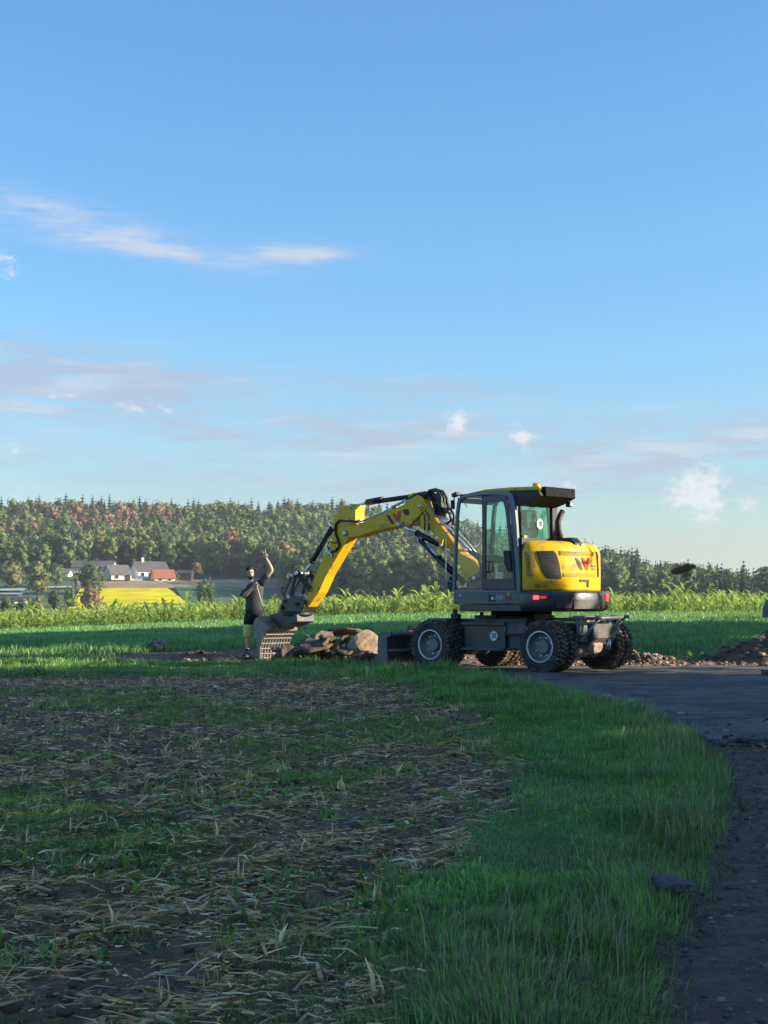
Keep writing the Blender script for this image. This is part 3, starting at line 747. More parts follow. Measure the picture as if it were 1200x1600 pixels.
def plan_curve(rad, w, x0, n=28):
    th0 = math.asin(min(1, w / rad)); pts = [(x0, w)]
    ex = -rad * math.cos(th0)
    for i in range(1, 4): pts.append((x0 + (ex - x0) * i / 4, w))
    for t in np.linspace(th0, -th0, n): pts.append((-rad * math.cos(t), rad * math.sin(t)))
    for i in range(3, -1, -1): pts.append((x0 + (ex - x0) * i / 4, -w))
    # soften the two corners
    P = np.array(pts)
    for _ in range(3): P[1:-1] = P[1:-1] * .5 + (P[:-2] + P[2:]) * .25
    return P
def plan_solid(levels, rad, w, x0, mb, mi=0):
    """levels: (z, offset); outline closed across the front"""
    rings = []
    for z, off in levels:
        P = plan_curve(rad + off, w + off, x0); rings.append([(x, y, z) for x, y in P])
    n = len(rings[0]); vs = [p for r_ in rings for p in r_]; fs = []
    for i in range(len(rings) - 1):
        for q in range(n): fs.append((i * n + q, i * n + (q + 1) % n, (i + 1) * n + (q + 1) % n, (i + 1) * n + q))
    fs += [tuple(range(n)), tuple((len(rings) - 1) * n + q for q in range(n))]
    mb.add(vs, fs, mi, True)
def bent(rad, w, x0, poly, off, mb, mi=0, thick=.012, n=1):
    """outline given as (arc length from the front left corner, z) laid on the plan curve, standing proud by off"""
    C = plan_curve(rad, w, x0, 200); S = np.r_[0, np.cumsum(np.hypot(*np.diff(C, axis=0).T))]
    def at(s, o):
        x = np.interp(s, S, C[:, 0]); y = np.interp(s, S, C[:, 1]); x2 = np.interp(s + .02, S, C[:, 0]); y2 = np.interp(s + .02, S, C[:, 1]); x1 = np.interp(s - .02, S, C[:, 0]); y1 = np.interp(s - .02, S, C[:, 1])
        t = np.array([x2 - x1, y2 - y1]); t /= np.hypot(*t); return x + t[1] * o, y - t[0] * o
    # cut the outline into vertical slices so that it follows the bend
    ss = [p[0] for p in poly]; lo, hi = min(ss), max(ss); k = max(2, int((hi - lo) / .05)); xs = np.linspace(lo + 1e-4, hi - 1e-4, k + 1)
    top = []; bot = []
    for s in xs:
        zs = []
        for i in range(len(poly)):
            a, b = poly[i], poly[(i + 1) % len(poly)]
            if (a[0] - s) * (b[0] - s) <= 0 and a[0] != b[0]: zs.append(a[1] + (b[1] - a[1]) * (s - a[0]) / (b[0] - a[0]))
        bot.append(min(zs)); top.append(max(zs))
    vs = []
    for i, s in enumerate(xs):
        xo, yo = at(s, off); xi, yi = at(s, off - thick)
        vs += [(xo, yo, bot[i]), (xo, yo, top[i]), (xi, yi, bot[i]), (xi, yi, top[i])]
    fs = []
    for i in range(k):
        a = 4 * i; b = a + 4
        fs += [(a, b, b + 1, a + 1), (a + 1, b + 1, b + 3, a + 3), (a, a + 2, b + 2, b)]
    fs += [(0, 1, 3, 2), (4 * k, 4 * k + 2, 4 * k + 3, 4 * k + 1)]
    mb.add(vs, fs, mi)

def text_mesh(body, size, extrude=.003):
    cu = bpy.data.curves.new('lettering', 'FONT'); cu.body = body; cu.size = size; cu.align_x = 'CENTER'; cu.align_y = 'CENTER'; cu.extrude = extrude
    o = bpy.data.objects.new('lettering', cu); col.objects.link(o)
    dg = bpy.context.evaluated_depsgraph_get(); me = bpy.data.meshes.new_from_object(o.evaluated_get(dg))
    bpy.data.objects.remove(o); return me
def text(name, body, size, m, parent, loc, rot, scale=(1, 1, 1)):
    me = text_mesh(body, size); me.materials.clear(); me.materials.append(m)
    o = link(name, me, parent); o.location = loc; o.rotation_euler = rot; o.scale = scale; return o
FACE_LEFT = (math.pi / 2, 0, math.pi)      # lettering read by someone standing on the machine's left
FACE_REAR = (math.pi / 2, 0, -math.pi / 2)

# ---- wheels: eight, twin tyres on both axles
def make_wheel():
    r = MB()
    r.lathe([(.262, -.115), (.285, -.12), (.285, -.105), (.268, -.09)], n=36, mi=1)
    r.lathe([(.268, -.09), (.255, -.06), (.245, .02), (.215, .045), (.12, .03), (.10, .0), (.0, .0)], n=36, mi=0)
    r.lathe([(.27, -.09), (.27, .11), (.285, .12)], n=36, mi=0)
    r.lathe([(.12, -.03), (.13, .0), (.13, .035)], n=20, mi=0); r.disc((0, -.03, 0), .12, n=20)
    for k in range(8):
        a = k * math.pi / 4; r.box((.17 * math.cos(a), .03, .17 * math.sin(a)), (.03, .035, .03), mi=1)
    rim = r.build('wheel', [M['rim'], M['rim_edge']], EXC)
    t = MB()
    t.lathe([(.272, -.105), (.30, -.118), (.38, -.122), (.43, -.115), (.445, -.085), (.448, 0), (.445, .085), (.43, .115), (.38, .122), (.30, .118), (.272, .105)], n=44)
    nl = 34
    for k in range(nl):
        for s in (-1, 1):
            a = 2 * math.pi * (k + (.5 if s > 0 else 0)) / nl
            ro = Euler((0, -a + math.pi / 2, 0)).to_matrix()
            t.box((.456 * math.cos(a), s * .058, .456 * math.sin(a)), (.050, .105, .026), rot=ro @ Euler((0, 0, s * .35)).to_matrix(), mi=1)
            t.box((.425 * math.cos(a), s * .118, .425 * math.sin(a)), (.048, .010, .045), rot=ro, mi=1)
    t.build('tyre', [M['rubber'], M['rubber_mud']], rim)
    return rim
W0 = make_wheel()
first = True
for x in (1.25, -1.25):
    for y, flip in ((1.12, True), (.80, True), (-.80, False), (-1.12, False)):
        w = W0 if first else copy_tree(W0, EXC); first = False
        w.location = (x, y, .472); w.rotation_euler = (0, random.uniform(0, 6), 0) if not flip else (random.uniform(0, 6), 0, 0)
        w.rotation_mode = 'ZYX' if flip else 'XYZ'
        # the dished side looks outwards
        w.rotation_euler = (0, random.uniform(0, 6.28), math.pi if flip else 0)
        w.rotation_mode = 'YXZ' if False else 'XYZ'
def cyl(mb, a, b, r, n=14, mi=0): mb.tube([a, b], r, n, mi)

# ---- undercarriage
b = MB()
b.prism([(-1.75, .50), (1.55, .50), (1.75, .70), (1.75, .88), (-1.85, .88), (-1.85, .62)], -.38, .38)
b.box((-.53, .78, .64), (.42, .34, .5)); b.box((1.0, 0, .92), (.7, .9, .08))
b.box((-1.15, 0, .95), (.9, 1.0, .06)); b.box((.1, 0, .93), (1.2, 1.1, .10))
b.build('undercarriage_frame', M['chassis'], EXC, bevel=.012)
for x in (1.25, -1.25):
    b = MB(); cyl(b, (x, -1.0, .472), (x, 1.0, .472), .10); b.lathe([(.0, -.22), (.16, -.2), (.21, -.08), (.21, .08), (.16, .2), (.0, .22)], (x, 0, .46), 'y', 18)
    for s in (-1, 1): b.lathe([(.0, -.2), (.19, -.2), (.19, .05), (.24, .07), (.24, .16), (0, .16)], (x, s * .52, .472), 'y', 20)
    b.build('axle', M['mudsteel'] if x < 0 else M['chassis'], EXC, bevel=.008)
b = MB(); b.lathe([(.50, .97), (.62, .97), (.62, 1.02), (.58, 1.03), (.58, 1.12), (.45, 1.12)], n=40, axis='z'); b.build('slew_ring', M['black'], EXC)
# tool box on the left side with the speed disc
b = MB(); b.box((.18, .70, .63), (.97, .46, .44)); bx_ = b.build('side_tool_box', M['charcoal'], EXC, bevel=.012)
b = MB(); b.box((.18, .78, .872), (1.0, .50, .045)); b.box((.18, .78, .40), (1.0, .50, .045)); b.box((-.315, .93, .635), (.03, .12, .43)); b.build('flange', M['chassis'], bx_, bevel=.006)
b = MB(); b.disc((0, 0, 0), .098, 'y', 32); b.lathe([(.098, -.004), (.098, .004)], n=32); s_ = b.build('speed_disc', M['white'], bx_, loc=(-.03, .944, .648))
b = MB(); b.lathe([(.086, 0), (.094, 0)], n=32); b.build('disc_border', M['ink'], s_, loc=(0, .004, 0))
text('speed_figure', '20', .115, M['ink'], bx_, (-.03, .95, .648), FACE_LEFT, (1, 1.15, 1))
# steps beside the box
b = MB(); b.box((-.53, 1.0, .42), (.40, .14, .03)); b.box((-.53, 1.0, .68), (.40, .12, .03))
for s in (-.19, .19): b.box((-.53 + s, .97, .55), (.02, .10, .30))
b.build('step', M['black'], EXC, bevel=.004)
# bits between frame and upper carriage
b = MB(); b.box((.35, .55, 1.0), (.5, .3, .05)); cyl(b, (.5, .6, 1.02), (.5, .6, 1.09), .04); cyl(b, (-.35, .5, 1.0), (.1, .62, 1.0), .03); b.box((-.9, .6, 1.0), (.25, .22, .12)); b.box((1.1, .62, .98), (.16, .12, .14)); b.box((1.12, .62, 1.08), (.07, .07, .12))
for k in range(4): cyl(b, (-.7 - .08 * k, .52, .95), (-.74 - .08 * k, .54, 1.08), .028)
b.build('valve_block', M['black'], EXC, bevel=.004)
b = MB(); b.prism([(1.0, .62), (1.55, .62), (1.62, .80), (1.50, .97), (1.05, .97)], .60, 1.0); b.build('front_mudguard', M['charcoal_light'], EXC, bevel=.015)
# dozer blade at the front
bl = MB(); pr = [(2.56, .08), (2.66, .10), (2.70, .28), (2.70, .46), (2.64, .62), (2.58, .66), (2.56, .60), (2.62, .44), (2.61, .28)]
bl.prism(pr, -1.16, 1.16); bl.box((2.6, 0, .64), (.10, 2.32, .05)); blade = bl.build('dozer_blade', M['charcoal'], EXC, bevel=.01, loc=(-.17, 0, 0))
for s in (-1, 1):
    c = MB(); c.prism([(2.50, .04), (2.72, .06), (2.75, .30), (2.74, .62), (2.64, .70), (2.40, .70), (2.42, .62), (2.52, .58)], s * 1.16, s * 1.20)
    c.build('end_plate', M['charcoal_light'], blade, bevel=.006)
c = MB(); c.box((2.44, 0, .66), (.07, 2.3, .055)); c.box((2.50, 0, .34), (.05, 2.3, .05)); c.build('stiffener', M['frame_grey'], blade, bevel=.006)
c = MB()
for s in (-.5, .5): c.prism([(1.6, .62), (2.42, .25), (2.42, .42), (1.6, .80)], s - .06, s + .06)
c.build('blade_arm', M['chassis'], EXC, bevel=.01)
c = MB(); cyl(c, (1.6, .3, .92), (2.06, .3, .66), .05); cyl(c, (2.0, .3, .68), (2.40, .3, .52), .028, mi=1); c.build('blade_cylinder', [M['black'], M['chrome']], EXC)
# rear frame with towing head and mud caked casting
c = MB()
c.box((-1.72, .02, 1.0), (.12, 1.5, .055)); c.box((-1.62, .55, .98), (.34, .10, .06)); c.box((-1.9, -.45, 1.005), (.45, .10, .06)); c.box((-1.8, .48, .98), (.5, .09, .05))
cyl(c, (-2.0, .50, .98), (-2.0, -.45, 1.0), .035); c.box((-1.72, -.62, .85), (.05, .12, .34)); c.box((-1.72, .58, .84), (.08, .26, .34))
cyl(c, (-1.98, .44, .97), (-1.78, .70, .56), .03); cyl(c, (-2.0, -.42, .98), (-1.78, -.16, .62), .03)
c.build('rear_frame', M['charcoal_light'], EXC, bevel=.008)
c = MB(); c.prism([(.42, .95), (-.30, .95), (-.24, .62), (-.10, .40), (.28, .36), (.38, .55)], -1.70, -1.48, 'x')
c.lathe([(0, -.06), (.17, -.05), (.19, .10), (.12, .16)], (-1.72, .10, .52), 'x', 18); c.box((-1.74, -.12, .72), (.10, .10, .44)); c.box((-1.76, .30, .42), (.14, .10, .16)); cyl(c, (-1.6, .8, .40), (-1.6, .1, .36), .05)
c.build('rear_casting', M['mudsteel'], EXC, bevel=.012)
c = MB(); cyl(c, (-1.80, -.22, .95), (-1.80, -.19, .46), .035); cyl(c, (-1.80, -.19, .60), (-1.80, -.18, .40), .05); c.build('brake_cylinder', M['steel'], EXC)

# ---- upper carriage
b = MB(); b.prism([(-.86, -1.12), (.60, -1.12), (.66, -1.0), (.66, 1.06), (.58, 1.12), (-.86, 1.12)], 1.105, 1.235, 'z'); b.box((.9, -.28, 1.32), (.7, .5, .30)); b.prism([(.6, 1.2), (1.35, 1.45), (1.35, 1.75), (.95, 1.95), (.6, 1.6)], -.52, -.04)
b.build('upper_frame', M['charcoal'], EXC, bevel=.012, rz=UP)
b = MB(); b.prism([(-.86, -1.15), (.70, -1.15), (.745, -1.1), (.745, 1.12), (.71, 1.15), (-.86, 1.15)], 1.238, 1.452, 'z'); dk = b.build('side_skirt', M['charcoal_light'], EXC, bevel=.012, rz=UP)
b = MB(); b.box((-.215, 1.153, 1.345), (.17, .008, .118)); b.build('badge_plate', M['ink'], dk)
b = MB()
for i in range(2):
    for j in range(2): b.box((-.245 + .035 * i, 1.158, 1.33 + .03 * j), (.028, .006, .024))
b.build('badge_mark', M['white'], dk)
text('model_lettering', 'EW', .125, M['greydecal'], dk, (-.385, 1.154, 1.345), FACE_LEFT)
text('model_number', '100', .12, M['red'], dk, (-.60, 1.154, 1.345), FACE_LEFT, (.82, 1, 1))
b = MB(); b.box((.55, 1.153, 1.40), (.06, .008, .05)); b.box((-.60, 1.153, 1.42), (.05, .01, .05)); b.build('side_reflector', mat('amber_reflector', (.5, .33, .08), .3, var=0), dk)
b = MB(); plan_solid([(1.10, -.16), (1.115, -.07), (1.16, -.015), (1.24, 0), (1.42, .0), (1.462, -.02), (1.478, -.07), (1.482, -.3)], 1.66, 1.165, -.865, b)
cw = b.build('counterweight', M['charcoal'], EXC, rz=UP)
b = MB()
bent(1.66, 1.165, -.865, [(1.10, 1.15), (1.10, 1.315), (1.80, 1.315), (1.80, 1.15)], .012, b, thick=.03); bent(1.66, 1.165, -.865, [(.72, 1.17), (.72, 1.30), (1.04, 1.30), (1.04, 1.17)], .008, b, thick=.03)
b.build('weight_panel', M['charcoal'], cw)
b = MB(); bent(1.66, 1.165, -.865, [(.31, 1.32), (.31, 1.39), (.40, 1.39), (.40, 1.32)], .02, b, thick=.05); b.build('tail_light', M['redlamp'], cw)
b = MB(); bent(1.66, 1.165, -.865, [(.42, 1.335), (.42, 1.38), (.54, 1.38), (.54, 1.335)], .014, b, thick=.05); b.build('tail_reflector', M['redlens'], cw)
b = MB(); bent(1.66, 1.165, -.865, [(2.06, 1.29), (2.06, 1.43), (2.24, 1.43), (2.24, 1.29)], .03, b, thick=.06); b.build('tail_light', M['redlens'], cw)
# engine hood
HR, HW, HX = 1.50, 1.10, -.875
b = MB(); plan_solid([(1.484, -.01), (1.52, 0), (2.16, 0), (2.25, -.02), (2.33, -.07), (2.375, -.15), (2.395, -.27), (2.40, -.45)], HR, HW, HX, b)
hood = b.build('engine_hood', M['yellow'], EXC, rz=UP)
b = MB(); bent(HR, HW, HX, [(.285, 2.195), (.63, 2.205), (.70, 2.10), (.775, 1.70), (.75, 1.69), (.49, 1.70), (.42, 1.76), (.36, 1.92)], .006, b, thick=.02); gr = b.build('side_grille', M['black'], hood)
b = MB()
for k in range(9): z = 1.76 + .047 * k; s0 = np.interp(z, [1.7, 2.2], [.46, .31]); s1 = np.interp(z, [1.7, 2.2], [.74, .60]); bent(HR, HW, HX, [(s0, z), (s0, z + .014), (s1, z + .014), (s1, z)], .012, b, thick=.012)
b.build('grille_slat', M['charcoal'], gr)
b = MB(); bent(HR, HW, HX, [(.062, 2.18), (.160, 2.18), (.225, 1.74), (.07, 1.74)], .005, b, thick=.02)
v_ = b.build('side_vent', mat('olive_mesh', (.20, .14, .02), .6, var=.2), hood)
b = MB()
for k in range(8): z = 1.78 + .048 * k; bent(HR, HW, HX, [(.075, z), (.075, z + .012), (.20 - (z - 1.74) * .10, z + .012), (.20 - (z - 1.74) * .10, z)], .010, b, thick=.01)
b.build('vent_slat', M['yellow'], v_)
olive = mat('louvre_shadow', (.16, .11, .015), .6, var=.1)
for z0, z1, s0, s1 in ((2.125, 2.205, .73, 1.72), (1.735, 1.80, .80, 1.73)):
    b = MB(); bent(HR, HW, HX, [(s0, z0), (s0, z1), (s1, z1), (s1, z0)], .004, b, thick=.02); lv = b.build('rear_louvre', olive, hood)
    b = MB(); k = 3
    for i in range(k): z = z0 + (z1 - z0) * (i + .2) / k; bent(HR, HW, HX, [(s0 + .02, z), (s0 + .02, z + .010), (s1 - .02, z + .010), (s1 - .02, z)], .010, b, thick=.01)
    b.build('louvre_slat', M['yellow'], lv)
b = MB(); bent(HR, HW, HX, [(1.80, 2.21), (1.90, 2.20), (1.96, 1.74), (1.84, 1.74)], .006, b, thick=.02); b.build('rear_grille', M['black'], hood)
b = MB(); bent(HR, HW, HX, [(1.075, 2.085), (1.155, 2.085), (1.285, 1.865), (1.205, 1.865)], .006, b, thick=.006); b.build('emblem_stroke', mat('emblem_dark', (.05, .03, .02), .4, var=0), hood)
b = MB(); bent(HR, HW, HX, [(1.24, 2.09), (1.31, 2.09), (1.40, 1.95), (1.44, 1.87), (1.37, 1.865), (1.36, 1.88)], .008, b, thick=.008); bent(HR, HW, HX, [(1.37, 1.865), (1.42, 2.092), (1.50, 2.092), (1.44, 1.865)], .0095, b, thick=.008)
b.build('emblem_stroke', M['red'], hood)
b = MB(); bent(HR, HW, HX, [(1.56, 1.92), (1.56, 1.955), (1.76, 1.955), (1.76, 1.92)], .005, b, thick=.005); bent(HR, HW, HX, [(1.58, 1.87), (1.58, 1.90), (1.74, 1.90), (1.74, 1.87)], .005, b, thick=.005); b.build('rear_plate_print', mat('print_brown', (.22, .13, .02), .5, var=0), hood)
b = MB(); bent(HR, HW, HX, [(1.20, 1.645), (1.20, 1.69), (1.46, 1.69), (1.46, 1.645)], .012, b, thick=.02); bent(HR, HW, HX, [(1.405, 1.55), (1.405, 1.645), (1.46, 1.645), (1.46, 1.55)], .012, b, thick=.02); b.build('hood_handle', M['ink'], hood)
b = MB(); bent(HR, HW, HX, [(.25, 1.53), (.25, 1.60), (.36, 1.60), (.36, 1.53)], .004, b, thick=.004); bent(HR, HW, HX, [(.40, 1.54), (.40, 1.585), (.49, 1.585), (.49, 1.54)], .004, b, thick=.004); b.build('warning_sticker', mat('sticker_orange', (.42, .16, .03), .5, var=.1), hood)
b = MB(); bent(HR, HW, HX, [(.10, 1.57), (.125, 1.60), (.15, 1.57), (.125, 1.54)], .004, b, thick=.004); b.build('round_sticker', mat('sticker_green', (.12, .3, .2), .5, var=.1), hood)
# latch and cap on the hood edge
b = MB(); b.prism([(-1.42, 2.30), (-1.42, 2.36), (-1.30, 2.46), (-1.05, 2.46), (-1.0, 2.38)], -.02, .22); b.box((-1.40, .05, 2.31), (.05, .10, .14)); b.build('hood_latch', M['black'], EXC, bevel=.015, rz=UP)
b = MB(); b.box((-1.44, .03, 2.29), (.03, .08, .10)); cyl(b, (-1.45, .03, 2.24), (-1.45, .03, 2.33), .018); b.build('latch_bolt', M['steel'], EXC, rz=UP)
# exhaust stack
b = MB(); b.tube([(-1.0, .105, 2.34), (-1.0, .11, 2.50), (-1.0, .165, 2.62), (-1.0, .175, 2.76), (-1.0, .10, 2.88), (-1.0, .03, 2.97)], [.062, .060, .057, .055, .053, .05], 14); b.build('exhaust_stack', M['black'], EXC, rz=UP)

# ---- cab
loop = [(.79, 1.46), (.765, 1.9), (.74, 2.4), (.70, 2.95), (.665, 3.16), (.60, 3.25), (.45, 3.295), (.05, 3.335), (-.40, 3.335), (-.56, 3.31), (-.66, 3.23), (-.71, 3.08), (-.755, 2.7), (-.80, 2.1), (-.83, 1.46)]
def loop_frame(mb, y, w_front, w_rear, d, mi=0):
    P = [Vector((p[0], p[1])) for p in loop]; outer = []; inner = []
    for i, p in enumerate(P):
        t = (P[min(i + 1, len(P) - 1)] - P[max(i - 1, 0)]).normalized(); nrm = Vector((t.y, -t.x)) * -1
        w = w_front + (w_rear - w_front) * max(0, min(1, (i - 6) / 4.))
        outer.append(tuple(p)); inner.append(tuple(p - nrm * -w if False else p + Vector((-t.y, t.x)) * w))
    n = len(P); vs = [(q[0], y - d / 2, q[1]) for q in outer] + [(q[0], y - d / 2, q[1]) for q in inner] + [(q[0], y + d / 2, q[1]) for q in outer] + [(q[0], y + d / 2, q[1]) for q in inner]
    fs = []
    for i in range(n - 1):
        j = i + 1; fs += [(i, j, n + j, n + i), (2 * n + i, 3 * n + i, 3 * n + j, 2 * n + j), (i, 2 * n + i, 2 * n + j, j), (n + i, n + j, 3 * n + j, 3 * n + i)]
    fs += [(0, n, 3 * n, 2 * n), (n - 1, 3 * n - 1, 4 * n - 1, 2 * n - 1)] if False else [(0, n, 3 * n, 2 * n), (n - 1, 2 * n - 1, 4 * n - 1, 3 * n - 1)]
    mb.add(vs, fs, mi)
b = MB(); loop_frame(b, 1.075, .050, .125, .07)
b.box((-.02, 1.075, 1.475), (1.56, .07, .05)); fr = b.build('cab_side_frame', M['frame_grey'], EXC, bevel=.008, rz=UP); fr['label'] = 'grey edged left side frame of the cab'
b = MB(); loop_frame(b, .0, .06, .10, .07)
b.box((.66, .53, 3.20), (.09, 1.02, .10)); b.box((.35, .53, 3.285), (.62, 1.0, .05)); b.box((-.02, .0, 1.475), (1.56, .07, .05)); b.box((.74, .53, 1.50), (.06, 1.02, .10))
b.box((-.77, .02, 2.75), (.10, .16, .75)); b.box((-.80, .53, 2.36), (.08, 1.05, .18)); b.box((-.80, .53, 1.9), (.06, 1.05, .9)); b.box((-.74, .53, 3.10), (.08, 1.05, .14)); b.box((0, .53, 1.47), (1.5, 1.0, .03))
b.box((.03, 1.07, 2.38), (.065, .06, 1.82)); b.box((.03, .0, 2.38), (.05, .06, 1.82))
b.build('cab_frame', M['black'], EXC, bevel=.006, rz=UP)
b = MB(); b.prism([(.50, 3.315), (.05, 3.375), (-.55, 3.385), (-1.2, 3.365), (-1.24, 3.30), (-.55, 3.315), (.05, 3.34)], .10, 1.02); b.build('roof_panel', M['yellow'], EXC, bevel=.012, rz=UP)
b = MB(); b.prism([(-.45, 3.31), (-1.22, 3.30), (-1.27, 3.20), (-1.0, 3.09), (-.80, 3.035), (-.70, 3.04)], -.03, 1.06); b.build('roof_liner', M['black'], EXC, bevel=.01, rz=UP)
b = MB(); b.box((-1.265, .50, 3.275), (.09, .90, .175)); b.build('roof_visor', mat('visor_black', (.004, .004, .0045), .7, var=.2, spec=.15), EXC, bevel=.008, rz=UP)
b = MB(); b.lathe([(.075, 0), (.078, .012), (.07, .07), (.055, .082), (0, .084)], (-.83, .60, 3.385), 'z', 20); bc = b.build('beacon', M['orange'], EXC, rz=UP)
b = MB(); b.lathe([(.082, -.01), (.085, .0), (.08, .014)], (-.83, .60, 3.38), 'z', 20); b.build('beacon_base', M['orange'], bc)
b = MB(); b.box((-1.22, .12, 3.08), (.10, .09, .10)); cyl(b, (-1.2, .12, 3.12), (-1.2, .12, 3.2), .012); wl_ = b.build('rear_work_lamp', M['black'], EXC, bevel=.01, rz=UP)
b = MB(); b.disc((-1.273, .12, 3.08), .035, 'x', 16); b.build('lamp_lens', M['lamp'], wl_)
b = MB(); b.box((.74, 1.05, 3.31), (.13, .12, .07), Euler((0, .3, 0))); b.box((.80, 1.07, 3.12), (.05, .08, .17)); cyl(b, (.77, 1.06, 3.28), (.79, 1.07, 3.05), .012); b.build('front_mirror', M['black'], EXC, bevel=.01, rz=UP)
b = MB(); b.tube([(.80, .9, 3.22), (.95, .6, 3.27), (1.2, .3, 3.25), (1.3, .05, 3.15)], .008, 6); b.build('mirror_cable', M['black'], EXC, rz=UP)
b = MB(); b.tube([(.80, 1.08, 2.62), (.93, 1.09, 2.60), (.955, 1.09, 2.5), (.965, 1.09, 1.80), (.95, 1.09, 1.68), (.82, 1.08, 1.66)], .011, 8); b.build('handrail', M['steel'], EXC, rz=UP)
b = MB(); b.box((.88, 1.02, 1.60), (.12, .12, .12)); b.box((.87, .98, 1.52), (.10, .14, .10)); b.box((.90, 1.0, 1.72), (.07, .08, .08)); b.build('front_work_lamp', M['black'], EXC, bevel=.012, rz=UP)
# glazing
b = MB(); b.prism([(.735, 1.50), (.70, 2.4), (.66, 2.95), (.60, 3.17), (.40, 3.235), (.06, 3.275), (.06, 1.50)], 1.068, 1.074); b.build('front_side_window', M['glass'], EXC, rz=UP)
b = MB(); b.prism([(.72, 1.50), (.66, 2.9), (.58, 3.17), (.06, 3.27), (.06, 1.5)], -.004, .004); b.build('right_side_window', M['glass'], EXC, rz=UP)
b = MB(); b.prism([(0, 1.5), (-.79, 1.5), (-.76, 2.3), (-.70, 3.1), (-.55, 3.26), (0, 3.28)], -.004, .004); b.build('right_rear_window', M['gglass'], EXC, rz=UP)
b = MB(); b.box((-.785, .55, 2.74), (.008, .90, .62)); rw = b.build('rear_window', M['gglass'], EXC, rz=UP)
b = MB(); b.disc((0, 0, 0), .105, 'x', 28); sp_ = b.build('speed_disc', M['white'], rw, loc=(-.80, .455, 2.72))
b = MB(); b.lathe([(.092, 0), (.101, 0)], n=28, axis='x'); b.build('disc_border', M['ink'], sp_, loc=(-.003, 0, 0))
text('speed_figure', '20', .12, M['ink'], rw, (-.806, .455, 2.72), FACE_REAR, (1, 1.1, 1))
b = MB(); b.box((-.812, .92, 2.46), (.02, .09, .06)); b.build('window_latch', mat('latch_yellow', (.6, .45, .05), .5, var=0), EXC, rz=UP)
# door
do = [(-.005, 1.505), (-.005, 2.2), (-.01, 3.24), (-.40, 3.25), (-.54, 3.22), (-.60, 3.05), (-.665, 2.4), (-.715, 1.9), (-.74, 1.505)]
di = [(-.055, 1.70), (-.055, 2.2), (-.075, 3.12), (-.40, 3.13), (-.485, 3.10), (-.53, 2.95), (-.60, 2.4), (-.655, 1.9), (-.675, 1.70)]
b = MB(); b.ring(do, di, 1.118, 1.150); door = b.build('door', M['charcoal'], EXC, bevel=.005, rz=UP)
b = MB(); b.prism(di, 1.128, 1.134); b.build('door_window', M['gglass'], door)
b = MB(); b.prism([(-.50, 2.215), (-.655, 2.215), (-.69, 1.84), (-.60, 1.82), (-.525, 1.95)], 1.136, 1.185); b.build('latch_cover', M['black'], door, bevel=.015)
b = MB(); b.tube([(-.08, 1.15, 2.02), (-.085, 1.19, 2.02), (-.17, 1.19, 2.01), (-.175, 1.19, 1.84), (-.09, 1.19, 1.82), (-.08, 1.15, 1.82)], .012, 8); b.build('door_handle', M['black'], door)
# inside the cab
b = MB(); b.box((-.32, .55, 1.90), (.52, .52, .14)); b.box((-.54, .55, 2.30), (.14, .50, .75), Euler((0, -.14, 0))); b.prism([(-.70, 2.62), (-.52, 2.62), (-.55, 2.98), (-.68, 2.98)], .38, .72); b.box((-.32, .55, 1.65), (.36, .40, .40)); b.build('driver_seat', M['black'], EXC, bevel=.03, rz=UP)
b = MB()
for y in (.22, .88): b.box((-.18, y, 2.05), (.5, .13, .12)); cyl(b, (.02, y, 2.1), (.06, y, 2.30), .02); b.box((.06, y, 2.32), (.05, .05, .09))
b.build('control_console', M['black'], EXC, bevel=.015, rz=UP)
b = MB(); cyl(b, (.58, .5, 1.5), (.34, .5, 2.12), .04); b.lathe([(.17, 0), (.185, .015), (.17, .03)], (.33, .5, 2.13), 'z', 20); b.box((.62, .22, 1.72), (.16, .2, .45)); b.build('steering_column', M['black'], EXC, rz=UP)

# ---- boom, stick and bucket
Y0, Y1 = -.13, -.43
b = MB(); b.prism([(2.544, 3.03), (2.40, 3.36), (2.283, 3.147), (2.09, 2.85), (1.815, 2.567), (1.507, 2.222), (1.193, 2.075), (1.02, 1.889), (1.038, 1.72), (1.16, 1.608), (1.316, 1.595), (1.613, 2.068), (1.932, 2.461), (2.347, 2.747), (2.544, 2.794)], Y1 + .01, Y0 - .01)
base = b.build('boom_base', M['yellow'], EXC, bevel=.012, rz=ARM)
def pins(parent, specs):
    for x, z, y0, y1, r_ in specs:
        b = MB(); b.lathe([(0, y0), (r_ * .8, y0), (r_, y0 + .012), (r_, y1 - .012), (r_ * .8, y1), (r_ * .45, y1 + .004), (0, y1 + .004)], (x, 0, z), 'y', 16); b.build('pin', M['steel'], parent)
pins(base, [(1.95, 2.40, -.60, .0, .05), (1.12, 1.74, -.62, .0, .055)])
b = MB(); b.prism([(1.9, 2.30), (2.05, 2.36), (2.05, 2.55), (1.9, 2.52)], -.08, -.02); b.build('cylinder_bracket', M['yellow'], base)
b = MB(); b.prism([(4.468, 2.639), (4.56, 2.70), (4.52, 2.80), (4.165, 2.905), (3.364, 3.125), (2.895, 3.285), (2.80, 3.47), (2.66, 3.50), (2.44, 3.38), (2.33, 3.20), (2.544, 3.02), (2.807, 2.83), (2.984, 2.838), (3.296, 2.80), (3.704, 2.75), (4.164, 2.645)], Y1 - .02, Y0 + .02)
boom = b.build('boom', M['yellow'], EXC, bevel=.012, rz=ARM)
pins(boom, [(2.511, 3.216, -.50, -.07, .05), (2.99, 2.85, -.52, .02, .055), (4.493, 2.72, -.50, -.055, .06)])
b = MB(); b.box((2.511, -.10, 3.216), (.16, .03, .16), Euler((0, .7, 0))); b.build('pin_plate', M['yellow'], boom, bevel=.006)
